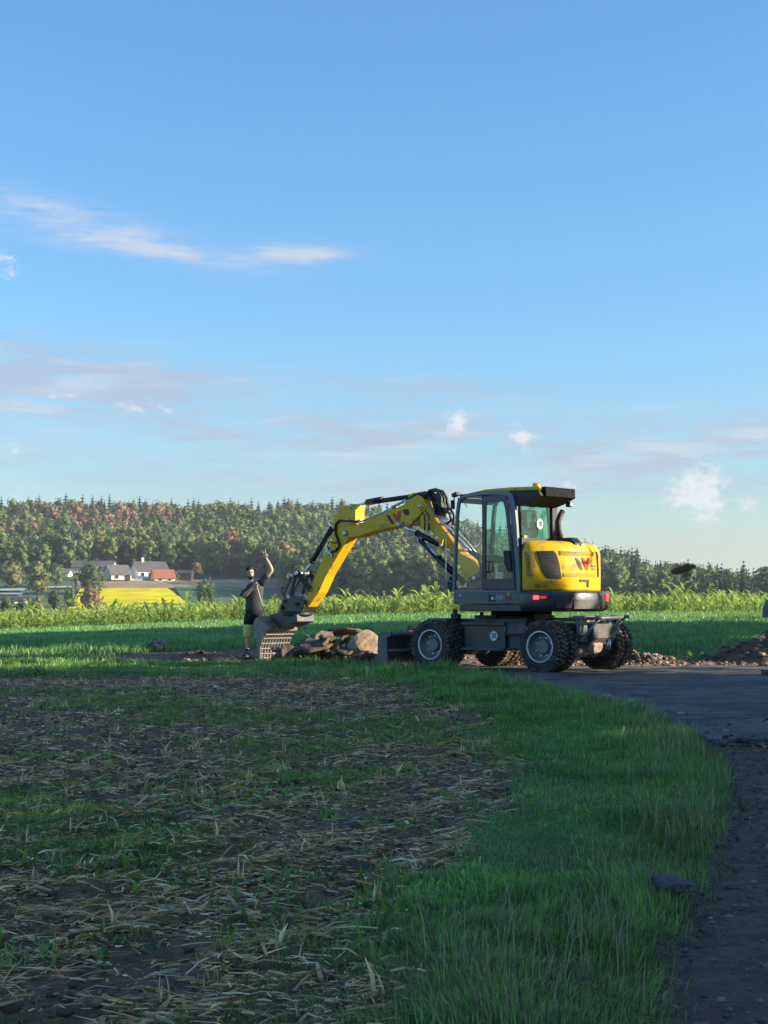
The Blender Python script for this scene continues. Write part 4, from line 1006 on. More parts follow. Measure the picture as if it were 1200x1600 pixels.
b = MB(); b.prism([(3.40, 3.06), (3.315, 3.06), (3.185, 2.88), (3.255, 2.868)], -.108, -.104); b.build('emblem_stroke', M['ink'], boom)
b = MB(); b.prism([(3.24, 3.082), (3.165, 3.098), (3.045, 2.91), (3.105, 2.912)], -.108, -.103); b.prism([(3.105, 3.12), (3.01, 3.145), (3.045, 2.91), (3.105, 2.912)], -.108, -.1015); b.build('emblem_stroke', M['red'], boom)
b = MB(); b.prism([(2.98, 3.155), (2.83, 3.168), (2.796, 3.06), (2.895, 3.045)], -.108, -.095); b.build('sticker', M['ink'], boom)
b = MB(); b.prism([(2.55, 3.0), (2.80, 2.835), (2.56, 2.81)], -.42, -.15); b.build('notch_shade_fill', mat('shaded_inner_plate', (.30, .18, .05), .6, var=.15), base)  # fills the notch at the knuckle; its shade is put into the colour
# steel pipes along the boom
b = MB()
for k in range(3):
    y = -.10 + .035 * k if k == 0 else -.14 - .06 * k
    b.tube([(4.12, y, 2.945 + .01 * k), (3.36, y, 3.16 + .012 * k), (3.15, y, 3.27 + .012 * k), (2.87, y, 3.36)], .013, 6)
b.build('boom_pipe', M['pipe'], boom)
b = MB(); b.box((2.90, -.20, 3.33), (.06, .22, .09)); b.box((2.84, -.2, 3.345), (.04, .2, .05)); b.box((3.24, -.18, 3.235), (.05, .16, .06)); b.box((4.12, -.18, 2.96), (.10, .2, .08)); b.build('pipe_clamp', M['steel'], boom, bevel=.004)
b = MB()
for k in range(6):
    y = -.10 - .062 * k; b.tube([(2.12, y, 3.02), (1.95, y, 2.85), (1.60, y, 2.50), (1.28, y, 2.24)], .015, 6)
b.build('base_pipe', M['pipe'], base)
b = MB(); b.box((1.95, -.26, 2.88), (.05, .40, .08), Euler((0, -.8, 0))); b.box((1.42, -.26, 2.36), (.05, .40, .08), Euler((0, -.8, 0))); b.build('pipe_clamp', M['steel'], base, bevel=.004)
# hoses round the knuckle
b = MB()
for k in range(6):
    y = -.12 - .05 * k; q = .03 * k
    b.tube([(2.86 - .02 * k, y, 3.36), (2.60, y, 3.47 + q * .3), (2.36 - q, y, 3.44), (2.22 - q, y, 3.30), (2.15 - q * .6, y, 3.12), (2.10, y, 3.0)], .026, 7)
for k in range(3):
    y = -.10 - .09 * k; b.tube([(2.42, y, 3.38), (2.27, y, 3.52 + .02 * k), (2.08, y, 3.50), (1.98, y, 3.36), (2.0 - .03 * k, y, 3.18), (2.05, y, 3.05)], .03, 7)
b.tube([(2.12, -.16, 3.34), (1.98, -.14, 3.16), (1.90, -.14, 3.10), (1.80, -.14, 3.04), (1.77, -.15, 2.9), (1.88, -.16, 2.84)], .03, 7)
b.tube([(2.12, -.26, 3.24), (1.95, -.24, 3.10), (1.86, -.24, 3.14), (1.77, -.25, 3.0), (1.82, -.26, 2.82)], .028, 7)
b.tube([(2.46, -.08, 3.08), (2.38, -.07, 3.02), (2.37, -.07, 2.86), (2.40, -.09, 2.72)], .016, 6); b.tube([(2.36, -.08, 3.10), (2.27, -.07, 3.03), (2.26, -.07, 2.86), (2.29, -.09, 2.70)], .016, 6)
b.build('hose_bundle', M['hose'], EXC, rz=ARM)
b = MB(); b.box((2.02, -.22, 3.26), (.10, .30, .24), Euler((0, .3, 0))); b.box((2.06, -.18, 3.36), (.06, .12, .12)); b.build('valve_cover', M['black'], EXC, bevel=.02, rz=ARM)
b = MB()
for k in range(4):
    y = -.05 - .07 * k; b.tube([(1.30, y, 2.28), (1.05, y, 2.12), (.98, y, 1.95), (1.0, y, 1.75), (.9, y, 1.6)], .022, 7)
for k in range(3):
    y = .0 - .05 * k; b.tube([(1.75 - .05 * k, y, 2.72 + .05 * k), (1.3 - .03 * k, y, 2.34 + .05 * k), (1.0, y, 2.15), (.92, y, 1.9)], .014, 6)
b.build('base_hose', M['hose'], EXC, rz=ARM)
# cylinders
def ram(name, a, m_, c, r1, r2, parent=EXC, sleeve=None):
    b = MB(); b.tube([a, m_], r1, 16); b.tube([Vector(a) + (Vector(m_) - Vector(a)) * .94, m_], r1 * 1.12, 16)
    if sleeve: b.tube([sleeve[0], sleeve[1]], sleeve[2], 16)
    cb = b.build(name, M['black'], parent, rz=ARM)
    b = MB(); b.tube([m_, c], r2, 14); b.build('rod', M['chrome'], cb)
    b = MB()
    for p in (a, c): b.tube([(p[0], p[1] - r1 * .8, p[2]), (p[0], p[1] + r1 * .8, p[2])], r1 * .8, 14)
    b.build('eye', M['steel'], cb); return cb
ram('stick_cylinder', (2.70, -.28, 3.445), (4.07, -.28, 3.355), (4.36, -.28, 3.30), .050, .030, sleeve=((3.63, -.28, 3.405), (4.05, -.28, 3.362), .068))
ram('knuckle_cylinder', (1.95, -.05, 2.40), (2.57, -.05, 2.675), (2.985, -.05, 2.85), .058, .030)
ram('lift_cylinder', (1.28, .03, 1.62), (1.96, .03, 2.16), (2.42, -.0, 2.53), .060, .036)
ram('lift_cylinder', (1.28, -.58, 1.62), (1.96, -.58, 2.16), (2.42, -.56, 2.53), .060, .036)
b = MB(); b.tube([(2.44, .05, 2.50), (1.40, .08, 1.72)], .022, 8); b.tube([(2.44, .03, 2.56), (2.1, .09, 2.25), (1.6, .09, 1.85)], .03, 8); b.build('lift_hose', M['hose'], EXC, rz=ARM)
# stick
b = MB(); b.prism([(4.242, 3.333), (4.561, 3.304), (4.85, 3.112), (4.872, 2.926), (4.838, 2.789), (4.938, 2.521), (5.14, 2.22), (5.479, 1.662), (5.593, 1.406), (5.719, 1.286), (5.661, 1.149), (5.56, 1.18), (5.273, 1.49), (5.049, 1.862), (4.692, 2.312), (4.449, 2.61), (4.30, 2.80), (4.25, 3.02)], Y1, Y0)
stick = b.build('stick', M['yellow'], EXC, bevel=.010, rz=ARM)
pins(stick, [(5.665, 1.24, -.50, -.06, .06), (5.50, 1.55, -.48, -.08, .045), (4.36, 3.29, -.46, -.10, .05)])
b = MB()
for y in (-.115, -.09): b.tube([(4.12, y, 2.95), (4.45, y, 2.985), (4.66, y, 3.0), (4.76, y, 2.93), (4.78, y, 2.75), (4.70, y, 2.58), (4.66, y, 2.46), (4.76, y, 2.36), (4.90, y, 2.34)], .022, 7)
b.tube([(4.70, -.10, 2.58), (4.80, -.11, 2.52), (4.95, -.11, 2.56), (5.0, -.11, 2.48), (4.96, -.11, 2.38), (4.84, -.1, 2.36)], .012, 6)
b.build('stick_hose', M['hose'], stick)
b = MB(); b.box((4.93, -.11, 2.33), (.13, .05, .06), Euler((0, .6, 0))); b.box((5.0, -.11, 2.40), (.05, .05, .13), Euler((0, .6, 0))); b.box((4.88, -.105, 2.27), (.04, .04, .10)); b.box((4.45, -.11, 2.99), (.14, .05, .05)); b.build('hose_clamp', M['steel'], stick, bevel=.004)
ram('bucket_cylinder', (5.0, -.28, 2.88), (5.60, -.28, 2.135), (5.81, -.28, 1.90), .058, .032)
b = MB(); b.tube([(5.06, -.16, 2.62), (5.3, -.14, 2.36), (5.52, -.16, 2.12)], .016, 6); b.build('cylinder_pipe', M['black'], EXC, rz=ARM)
b = MB()
for y in (-.47, -.09): b.prism([(5.50, 1.50), (5.44, 1.60), (5.78, 1.95), (5.88, 1.94), (5.86, 1.84)], y - .02, y + .02); b.prism([(5.82, 1.95), (5.92, 1.92), (6.10, 1.42), (6.02, 1.38)], y - .045, y - .01)
b.build('tipping_link', M['black'], EXC, bevel=.01, rz=ARM)
b = MB(); cyl(b, (5.84, -.52, 1.90), (5.84, -.03, 1.90), .045); cyl(b, (6.06, -.52, 1.40), (6.06, -.03, 1.40), .045); b.box((6.0, -.06, 1.86), (.16, .05, .05), Euler((0, -.25, 0))); b.box((6.06, -.05, 1.83), (.06, .05, .08)); b.build('link_pin', M['steel'], EXC, bevel=.006, rz=ARM)
b = MB(); b.tube([(6.0, -.1, 1.86), (6.12, -.08, 1.6), (6.22, -.08, 1.45), (6.14, -.08, 1.25)], .018, 6); b.tube([(5.75, -.1, 1.8), (5.9, -.06, 1.55), (6.0, -.06, 1.3)], .018, 6); b.tube([(6.25, -.12, 1.58), (6.30, -.12, 1.62), (6.33, -.12, 1.52), (6.27, -.12, 1.42)], .014, 6); b.build('coupler_hose', M['hose'], EXC, rz=ARM)
b = MB(); b.prism([(6.02, 1.46), (6.18, 1.42), (6.30, 1.22), (6.34, 1.06), (5.72, 1.06), (5.60, 1.18), (5.60, 1.32)], -.52, -.04); cp = b.build('quick_coupler', M['charcoal'], EXC, bevel=.02, rz=ARM)
b = MB(); b.lathe([(.0, .98), (.30, .98), (.33, 1.0), (.33, 1.06), (0, 1.06)], (6.02, -.28, 0), 'z', 24); b.box((6.15, -.02, 1.30), (.10, .05, .05)); b.box((6.22, -.02, 1.16), (.05, .05, .10)); b.box((5.80, -.02, 1.24), (.10, .05, .06)); b.build('coupler_fitting', M['black'], cp, bevel=.006)
# skeleton bucket: side plates, top plate, bars
prof = [(6.648, .965), (6.74, .915), (6.788, .84), (6.794, .767), (6.748, .603), (6.70, .40), (6.64, .10), (6.608, .055), (6.585, .10), (6.576, .311), (6.51, .492), (6.32, .69)]
YB0, YB1 = .27, -.62
b = MB(); b.prism([(6.648, .965), (6.655, .985), (6.31, .715), (6.32, .685)], YB1, YB0); bk = b.build('bucket', M['rust'], EXC, bevel=.004, rz=ARM)
for y in (YB0, YB1):
    b = MB(); b.prism(prof, y - .012, y + .012); b.build('side_plate', M['bucket'], bk, bevel=.006)
b = MB(); b.prism([(6.60, 1.00), (6.25, 1.07), (5.78, 1.02), (5.76, .86), (6.18, .74), (6.30, .74)], -.56, .0); b.build('bucket_ear', M['charcoal'], bk, bevel=.012)
rib = [(6.32, .69), (6.44, .575), (6.51, .492), (6.55, .40), (6.578, .311), (6.595, .20), (6.605, .07)]
b = MB()
b.prism([(p[0], p[1]) for p in rib] + [(p[0] + .028, p[1] + .012) for p in reversed(rib)], -.015, .015); r0 = b.build('lengthwise_bar', M['bucket'], bk)
NB = 9
for k in range(NB):
    o = r0 if k == 0 else copy_tree(r0, bk); o.location = (0, YB1 + .09 + (YB0 - YB1 - .16) * k / (NB - 1), 0)
b = MB(); b.box((0, (YB0 + YB1) / 2, 0), (.016, YB0 - YB1, .018)); c0 = b.build('cross_bar', M['bucket'], bk)
for k, p in enumerate([(6.335, .675), (6.425, .585), (6.50, .50), (6.55, .39), (6.58, .28), (6.592, .17), (6.604, .075)]):
    o = c0 if k == 0 else copy_tree(c0, bk); o.location = (p[0], 0, p[1])

# ------------------------------------------------------------------ the man with the shovel
def g1(x, y): return float(gz(np.array([x]), np.array([y]))[0])
def skin_mesh(nodes, edges, root, sub=2):
    names = list(nodes); ix = {n: i for i, n in enumerate(names)}
    me = bpy.data.meshes.new('skin'); me.from_pydata([nodes[n][0] for n in names], [(ix[a], ix[b_]) for a, b_ in edges], [])
    o = bpy.data.objects.new('skin', me); col.objects.link(o)
    sk = o.modifiers.new('skin', 'SKIN'); sk.use_smooth_shade = True
    for n in names:
        v = me.skin_vertices[0].data[ix[n]]; r_ = nodes[n][1]; v.radius = r_ if isinstance(r_, tuple) else (r_, r_); v.use_root = (n == root)
    sb = o.modifiers.new('sub', 'SUBSURF'); sb.levels = sub; sb.render_levels = sub
    dg = bpy.context.evaluated_depsgraph_get(); r_ = bpy.data.meshes.new_from_object(o.evaluated_get(dg)); bpy.data.objects.remove(o); return r_
def add_mesh(mb, me, mi=0, smooth=True):
    mb.add([v.co[:] for v in me.vertices], [tuple(p.vertices) for p in me.polygons], mi, smooth)
M['skin'] = mat('skin', (.56, .34, .24), .5, var=.1, scale=8)
M['hair'] = mat('dark_hair', (.012, .010, .009), .6, var=.2, scale=40, bump=.4, bscale=120)
M['shirt'] = mat('dark_grey_cotton', (.055, .058, .066), .9, var=.2, scale=9, bump=.5, bscale=16)
M['shorts'] = mat('black_cloth', (.012, .012, .014), .9, var=.2, scale=9, bump=.4, bscale=16)
M['hivis'] = mat('hi_vis_cloth', (.45, .62, .06), .8, var=.12, scale=9, bump=.4, bscale=18)
M['reflect'] = mat('reflective_band', (.42, .44, .44), .5, var=.08)
M['shoe'] = mat('work_shoe', (.03, .032, .035), .7, var=.3)
M['sole'] = mat('grey_sole', (.28, .29, .28), .8, var=.1)
M['ash_wood'] = mat('ash_handle', (.48, .36, .22), .6, var=.2, scale=4)
PX, PY = -2.86, 33.9
man = empty('person', (PX, PY, g1(PX, PY) - .005), 0, 1.075)
tag(man, 'bearded man in dark grey t-shirt raising a V sign behind the bucket', 'person')
nodes = {'pelvis': ((0, 0, .94), (.15, .11)), 'spine': ((0, 0, 1.12), (.135, .10)), 'chest': ((-.01, 0, 1.34), (.16, .105)), 'nb': ((-.025, 0, 1.50), .07), 'neck': ((-.05, -.015, 1.59), .056), 'hd': ((-.07, -.02, 1.68), .062),
    'rs': ((-.165, 0, 1.45), .062), 're': ((-.225, -.05, 1.205), .046), 'rf': ((-.13, -.14, 1.30), .042), 'rw': ((-.005, -.225, 1.415), .027), 'rp': ((.045, -.25, 1.445), .030),
    'ls': ((.15, 0, 1.525), .062), 'le': ((.365, -.05, 1.755), .045), 'lf': ((.325, -.06, 1.86), .042), 'lw': ((.25, -.065, 2.00), .026), 'lp': ((.228, -.07, 2.055), .032),
    'rh': ((-.09, 0, .86), .098), 'rk': ((-.125, -.03, .48), .060), 'rc': ((-.13, .01, .34), .056), 'ra': ((-.135, .015, .09), .036), 'rt': ((-.15, -.13, .045), .036),
    'lh': ((.09, 0, .86), .098), 'lk': ((.12, -.03, .48), .060), 'lc': ((.13, .01, .34), .056), 'la': ((.14, .015, .09), .036), 'lt': ((.16, -.13, .045), .036)}
body = MB()
add_mesh(body, skin_mesh(nodes, [('pelvis', 'spine'), ('spine', 'chest'), ('chest', 'nb'), ('nb', 'neck'), ('neck', 'hd'), ('chest', 'rs'), ('rs', 're'), ('re', 'rf'), ('rf', 'rw'), ('rw', 'rp'), ('chest', 'ls'), ('ls', 'le'), ('le', 'lf'), ('lf', 'lw'), ('lw', 'lp'),
    ('pelvis', 'rh'), ('rh', 'rk'), ('rk', 'rc'), ('rc', 'ra'), ('ra', 'rt'), ('pelvis', 'lh'), ('lh', 'lk'), ('lk', 'lc'), ('lc', 'la'), ('la', 'lt')], 'pelvis'))
HC = Vector((-.078, -.035, 1.705)); HR_ = Euler((.05, -.20, .12)).to_matrix()
def hp(x, y, z): return HC + HR_ @ Vector((x, y, z))
# head: skull, jaw, nose, ears belong to the body mesh
def headball(c, r, n=2): body.blob(hp(*c), r, n, 0, 0, True, HR_.to_euler())
headball((0, .012, .03), (.078, .098, .092), 3); headball((0, -.018, -.035), (.064, .078, .088), 3); headball((0, -.03, -.085), (.042, .052, .035), 2)
headball((0, -.098, -.012), (.013, .018, .024)); headball((0, -.092, .012), (.009, .012, .028)); headball((-.078, .01, -.01), (.012, .022, .032)); headball((.078, .01, -.01), (.012, .022, .032))
headball((-.03, -.082, .018), (.026, .014, .012)); headball((.03, -.082, .018), (.026, .014, .012)); headball((0, -.088, -.052), (.022, .012, .007))
def finger(pts, r):
    body.tube(pts, [r, r * .95, r * .85, r * .6], 7); body.blob(pts[-1], r * .62, 1)
L0 = Vector((.222, -.075, 2.085))
body.blob((.226, -.072, 2.06), (.038, .018, .045), 2)
finger([L0 + Vector((-.012, 0, 0)), L0 + Vector((-.030, -.004, .032)), L0 + Vector((-.046, -.006, .058)), L0 + Vector((-.062, -.004, .082))], .0105)
finger([L0 + Vector((.004, 0, .004)), L0 + Vector((.006, -.004, .044)), L0 + Vector((.005, -.006, .074)), L0 + Vector((.002, -.004, .102))], .0108)
finger([L0 + Vector((.020, 0, .0)), L0 + Vector((.034, -.012, .024)), L0 + Vector((.036, -.042, .018)), L0 + Vector((.026, -.045, -.008))], .010)
finger([L0 + Vector((.032, 0, -.008)), L0 + Vector((.048, -.010, .008)), L0 + Vector((.048, -.034, .002)), L0 + Vector((.036, -.036, -.016))], .0088)
finger([L0 + Vector((.030, -.008, -.052)), L0 + Vector((.050, -.020, -.030)), L0 + Vector((.052, -.034, -.012)), L0 + Vector((.030, -.048, -.004))], .0112)
P0 = Vector((.055, -.262, 1.452))
body.blob((.040, -.250, 1.445), (.045, .022, .036), 2)
for k in range(4):
    q = P0 + Vector((.014 - .006 * k, -.004, .026 - .018 * k)); finger([q + Vector((-.02, .01, 0)), q + Vector((.022, -.020, .003)), q + Vector((.034, .004, .0)), q + Vector((.016, .022, -.002))], .0102 - .0005 * k)
finger([P0 + Vector((-.02, .0, .02)), P0 + Vector((-.006, -.018, .045)), P0 + Vector((.012, -.022, .060)), P0 + Vector((.026, -.016, .068))], .0112)
body.build('body', M['skin'], man)
b = MB()
for s in (-.03, .03): b.blob(hp(s, -.083, .002), (.011, .008, .007), 1)
b.build('eye', M['ink'], man)
b = MB()
b.blob(hp(0, .022, .062), (.083, .098, .082), 3, rot=HR_.to_euler()); b.blob(hp(0, -.03, .098), (.066, .058, .038), 2, rot=HR_.to_euler()); b.blob(hp(-.07, .015, .02), (.014, .04, .05), 2); b.blob(hp(.07, .015, .02), (.014, .04, .05), 2)
for s in (-.031, .031): b.box(hp(s, -.093, .028), (.036, .01, .009), HR_.to_euler())
b.build('hair', M['hair'], man)
b = MB(); b.blob(hp(0, -.045, -.088), (.056, .062, .045), 3, rot=HR_.to_euler()); b.blob(hp(-.05, -.02, -.06), (.018, .045, .045), 2); b.blob(hp(.05, -.02, -.06), (.018, .045, .045), 2); b.blob(hp(0, -.091, -.036), (.03, .012, .007), 2)
b.build('beard', M['hair'], man)
sh = MB()
sh.loft([((.0, 0, .945), (.178, 0, 0), (0, .122, 0)), ((.0, 0, .96), (.182, 0, 0), (0, .128, 0)), ((0, 0, 1.10), (.172, 0, .0), (0, .122, 0)), ((-.005, 0, 1.25), (.183, 0, .01), (0, .125, 0)), ((-.01, 0, 1.38), (.200, 0, .03), (0, .122, 0)), ((-.012, 0, 1.455), (.188, 0, .045), (0, .108, 0)), ((-.02, 0, 1.505), (.125, 0, .035), (0, .088, 0)), ((-.03, 0, 1.54), (.080, 0, .018), (0, .070, 0))], 20)
sh.loft([((-.12, 0, 1.44), (.07, 0, .06), (0, .085, 0)), ((-.185, -.01, 1.38), (.075, 0, .03), (0, .085, 0)), ((-.215, -.025, 1.27), (.078, 0, .0), (0, .082, 0)), ((-.222, -.032, 1.235), (.076, 0, .0), (0, .080, 0))], 16)
sh.loft([((.10, 0, 1.47), (.06, 0, -.06), (0, .085, 0)), ((.19, -.01, 1.55), (.055, 0, -.062), (0, .082, 0)), ((.265, -.025, 1.63), (.05, 0, -.056), (0, .075, 0)), ((.285, -.03, 1.652), (.048, 0, -.054), (0, .073, 0))], 16)
sh.build('t_shirt', M['shirt'], man)
s1 = MB()
s1.loft([((0, 0, .985), (.17, 0, 0), (0, .118, 0)), ((0, 0, .90), (.182, 0, 0), (0, .130, 0)), ((0, 0, .80), (.19, 0, 0), (0, .132, 0))], 20)
for s in (-1, 1): s1.loft([((s * .09, 0, .86), (.10, 0, 0), (0, .125, 0)), ((s * .105, 0, .75), (.108, 0, 0), (0, .122, 0)), ((s * .112, -.01, .655), (.108, 0, 0), (0, .115, 0))], 16)
s1.build('shorts', M['shorts'], man)
for s in (-1, 1):
    q = MB(); q.loft([((s * .112, -.01, .668), (.106, 0, 0), (0, .113, 0)), ((s * .120, -.02, .52), (.104, 0, 0), (0, .108, 0)), ((s * .125, -.015, .40), (.106, 0, 0), (0, .108, 0))], 16)
    q = q.build('shorts_leg', M['hivis'], man); q['label'] = 'yellow-green hi-vis lower leg of the shorts'
    for z in (.585, .455):
        rb = MB(); rb.loft([((s * .118, -.015, z - .028), (.1075, 0, 0), (0, .1125, 0)), ((s * .117, -.015, z + .028), (.1085, 0, 0), (0, .1135, 0))], 16, cap=False); rb.build('reflective_band', M['reflect'], q)
    f = MB(); f.loft([((s * .14, .05, .055), (.045, 0, 0), (0, 0, .05)), ((s * .14, .0, .075), (.050, 0, 0), (0, 0, .068)), ((s * .148, -.08, .055), (.050, 0, 0), (0, 0, .045)), ((s * .155, -.16, .042), (.045, 0, 0), (0, 0, .030)), ((s * .158, -.19, .04), (.022, 0, 0), (0, 0, .016))], 14); f.tube([(s * .14, .015, .07), (s * .14, .015, .155)], [.052, .050], 12)
    f = f.build('shoe', M['shoe'], man); so = MB(); so.prism([(s * .095, .07), (s * .185, .07), (s * .20, -.10), (s * .185, -.20), (s * .13, -.20), (s * .10, -.10)], .0, .022, 'z'); so.build('sole', M['sole'], f)
# shovel: handle end in his hand, blade on the ground behind the bucket
k = 1.075; hand = Vector((PX + .055 * k, PY - .262 * k, man.location.z + 1.50 * k)); foot = Vector((PX + .50, PY - .16, g1(PX + .5, PY - .16) + .03))
shv = empty('shovel', foot); tag(shv, 'long wooden handled shovel the man leans on', 'shovel')
b = MB(); d = hand - foot; b.tube([d * .16, d * .5, d], [.019, .018, .017], 10); b.blob(d, .019, 1); b.build('handle', M['ash_wood'], shv)
b = MB()
n_ = d.normalized(); sd = Vector((0, 1, 0)).cross(n_).normalized(); up_ = n_.cross(sd)
vs = []; fs = []
for i in range(6):
    t = i / 5; w_ = .12 * math.sin(math.pi * min(1, .25 + .75 * t) * .55 + .25) if i else .02
    for j in range(5):
        q = (j - 2) / 2; vs.append(n_ * (.30 * t) + sd * w_ * q + up_ * (.035 * q * q))
for i in range(5):
    for j in range(4): a = i * 5 + j; fs.append((a, a + 1, a + 6, a + 5))
b.add(vs, fs, 0, True); b.tube([n_ * .22, n_ * .42], [.024, .021], 8); o = b.build('blade', M['steel'], shv); sm = o.modifiers.new('t', 'SOLIDIFY'); sm.thickness = .004

# ------------------------------------------------------------------ rubble, slabs, rocks, soil heaps
M['slab_top'] = mat('broken_asphalt', (.062, .050, .040), .85, var=.45, scale=9, bump=.7, bscale=60, dirt=(.20, .14, .09), dirt_amt=.45, dscale=5)
M['slab_side'] = mat('broken_asphalt_edge', (.15, .10, .062), .9, var=.45, scale=12, bump=.7, bscale=50)
M['rock'] = mat('tan_rock', (.38, .27, .17), .85, var=.3, scale=5, bump=.6, bscale=22, dirt=(.17, .115, .08), dirt_amt=.35, dscale=4)
M['greyrock'] = mat('grey_rock', (.115, .118, .125), .85, var=.3, scale=4, bump=.6, bscale=20)
M['slabgrey'] = mat('weathered_slab', (.13, .135, .14), .8, var=.55, scale=28, bump=1.0, bscale=90, dirt=(.05, .048, .045), dirt_amt=.4, dscale=22)
M['soil'] = mat('dug_soil', (.135, .088, .058), .95, var=.45, scale=5, bump=.9, bscale=30)
M['darksoil'] = mat('dark_soil', (.075, .052, .038), .95, var=.4, scale=5, bump=.9, bscale=30)
M['stone'] = mat('pale_stone', (.38, .33, .27), .85, var=.3, scale=12, bump=.4)
def slab(name, loc, size, thick, rot, label, cat, group=None, mats=None, seed=0):
    g = random.Random(seed); n = g.randint(6, 9); a0 = g.uniform(0, 6.28); poly = []
    for i in range(n):
        a = a0 + 2 * math.pi * i / n + g.uniform(-.25, .25); r_ = size * .5 * g.uniform(.7, 1.1); poly.append((r_ * math.cos(a), r_ * math.sin(a) * .8))
    b = MB(); vs = []; fs = []
    up_ = [(x * .93, y * .93, thick / 2 + g.uniform(-.012, .012)) for x, y in poly]; mid = [(x * g.uniform(.96, 1.06), y * g.uniform(.96, 1.06), g.uniform(-.01, .01)) for x, y in poly]; lo = [(x * .92, y * .92, -thick / 2 + g.uniform(-.012, .012)) for x, y in poly]
    c0 = (0, 0, thick / 2 + .006); c1 = (0, 0, -thick / 2 - .006)
    b.add(up_ + [c0], [(i, (i + 1) % n, n) for i in range(n)], 0); b.add(lo + [c1], [((i + 1) % n, i, n) for i in range(n)], 1)
    b.add(lo + mid + up_, [(i, (i + 1) % n, n + (i + 1) % n, n + i) for i in range(n)] + [(n + i, n + (i + 1) % n, 2 * n + (i + 1) % n, 2 * n + i) for i in range(n)], 1)
    o = b.build(name, mats or [M['slab_top'], M['slab_side']], loc=loc); o.rotation_euler = rot; tag(o, label, cat, group); return o
def boulder(name, loc, r, m, label, cat='rock', seed=0, group=None, cuts=10, sub=3):
    g = random.Random(seed); bm = bmesh.new(); bmesh.ops.create_icosphere(bm, subdivisions=sub, radius=1)
    planes = []
    for _ in range(cuts):
        n = Vector((g.gauss(0, 1), g.gauss(0, 1), g.gauss(0, 1))).normalized(); planes.append((n, g.uniform(.62, .9)))
    for v in bm.verts:
        for n, d_ in planes:
            t = v.co.dot(n)
            if t > d_: v.co -= n * (t - d_)
        v.co *= 1 + .05 * (float(fbm(v.co.x * 4 + seed, v.co.y * 4 + v.co.z * 3, seed, 3)) - .5)
        v.co = Vector((v.co.x * r[0], v.co.y * r[1], v.co.z * r[2]))
    me = bpy.data.meshes.new(name); bm.to_mesh(me); bm.free(); me.materials.append(m)
    o = link(name, me); o.location = loc; tag(o, label, cat, group); return o
HEAP = []
def heap(name, x, y, rx, ry, h, m, label, seed=0, kind=None, cat='heap'):
    n = 26; u = np.linspace(-1, 1, n); X, Y = np.meshgrid(x + u * rx * 1.15, y + u * ry * 1.15); d = np.hypot((X - x) / rx, (Y - y) / ry) + (fbm(X * 2, Y * 2, seed) - .5) * .7
    H = h * np.clip(1 - d, 0, 1) ** .8 * (1 + (fbm(X * 5, Y * 5, seed + 1) - .5) * .9) + (fbm(X * 14, Y * 14, seed + 2, 2) - .5) * .07 * (d < 1)
    Z = gz(X, Y) + H - .06; idx = np.arange(n * n).reshape(n, n)
    q = np.stack([idx[:-1, :-1], idx[:-1, 1:], idx[1:, 1:], idx[1:, :-1]], -1).reshape(-1, 4)
    P = np.stack([X - x, Y - y, Z], -1).reshape(-1, 3); HEAP.append(np.stack([X, Y, Z], -1)[(d < .95)]); o = link(name, np_mesh(name, P, quads=q, mats=[m])); o.location = (x, y, 0); tag(o, label, cat, kind=kind); return o
heap('soil_heap', -1.15, 32.75, 1.25, .85, .55, M['darksoil'], 'dark soil heap under the broken asphalt slabs beside the bucket', 3)
heap('soil_heap', .62, 35.2, .75, .6, .48, M['darksoil'], 'dark brown soil heap behind the dozer blade', 8)
heap('soil_heap', 8.4, 33.4, 1.4, .9, .58, M['soil'], 'brown soil heap at the right edge by the dug strip', 13)
heap('rubble_heap', 2.72, 31.7, .45, .4, .42, M['soil'], 'small lit rubble heap seen between the front and rear wheels', 18)
heap('soil_heap', 5.35, 33.2, .9, .5, .30, M['darksoil'], 'low dark soil heap right of the rear wheels', 23)
g = random.Random(5)
spots = []
for k in range(30):
    t = g.random(); x = -2.15 + 2.1 * t; y = 32.1 + g.uniform(-.35, .9); hgt = .52 * max(0, 1 - ((x + 1.05) / 1.3) ** 2) * g.uniform(.3, 1.05)
    spots.append((x, y, hgt))
for k, (x, y, hh) in enumerate(spots):
    sz = g.uniform(.38, .85); lift = hh
    slab('asphalt_slab', (x, y, g1(x, y) + .07 + lift), sz, g.uniform(.06, .11), (g.uniform(-.45, .35), g.uniform(-.35, .35), g.uniform(0, 6.28)), 'broken dark asphalt slab in the pile between bucket and dozer blade', 'asphalt slab', 'broken asphalt slabs in the pile', seed=50 + k)
for k in range(26):
    x = g.uniform(-2.1, .05); y = 31.75 + g.uniform(-.3, .6); hh = .46 * max(0, 1 - ((x + 1.05) / 1.25) ** 2) * g.uniform(.2, 1.1)
    slab('asphalt_slab', (x, y, g1(x, y) + .06 + hh), g.uniform(.22, .5), g.uniform(.04, .09), (g.uniform(-.9, .9), g.uniform(-.9, .9), g.uniform(0, 6.28)), 'small broken asphalt fragment in the pile between bucket and dozer blade', 'asphalt slab', 'small asphalt fragments in the pile', seed=150 + k)
slab('asphalt_slab', (-1.35, 31.75, .44), 1.1, .08, (.25, -.25, .5), 'largest flat asphalt slab leaning on the front of the pile', 'asphalt slab', seed=91)
slab('asphalt_slab', (-.85, 32.5, .66), .95, .08, (.1, .12, 2.1), 'asphalt slab lying on top of the pile', 'asphalt slab', seed=92)
slab('stone_slab', (-1.25, 32.0, .56), .5, .07, (.3, -.5, 1.0), 'pale brown slab lying across the front of the pile', 'slab', seed=93, mats=[M['rock'], M['rock']])
slab('stone_slab', (-.95, 31.7, .36), .42, .05, (.5, -.6, .2), 'narrow pale slab sticking out of the pile', 'slab', seed=94, mats=[M['stone'], M['rock']])
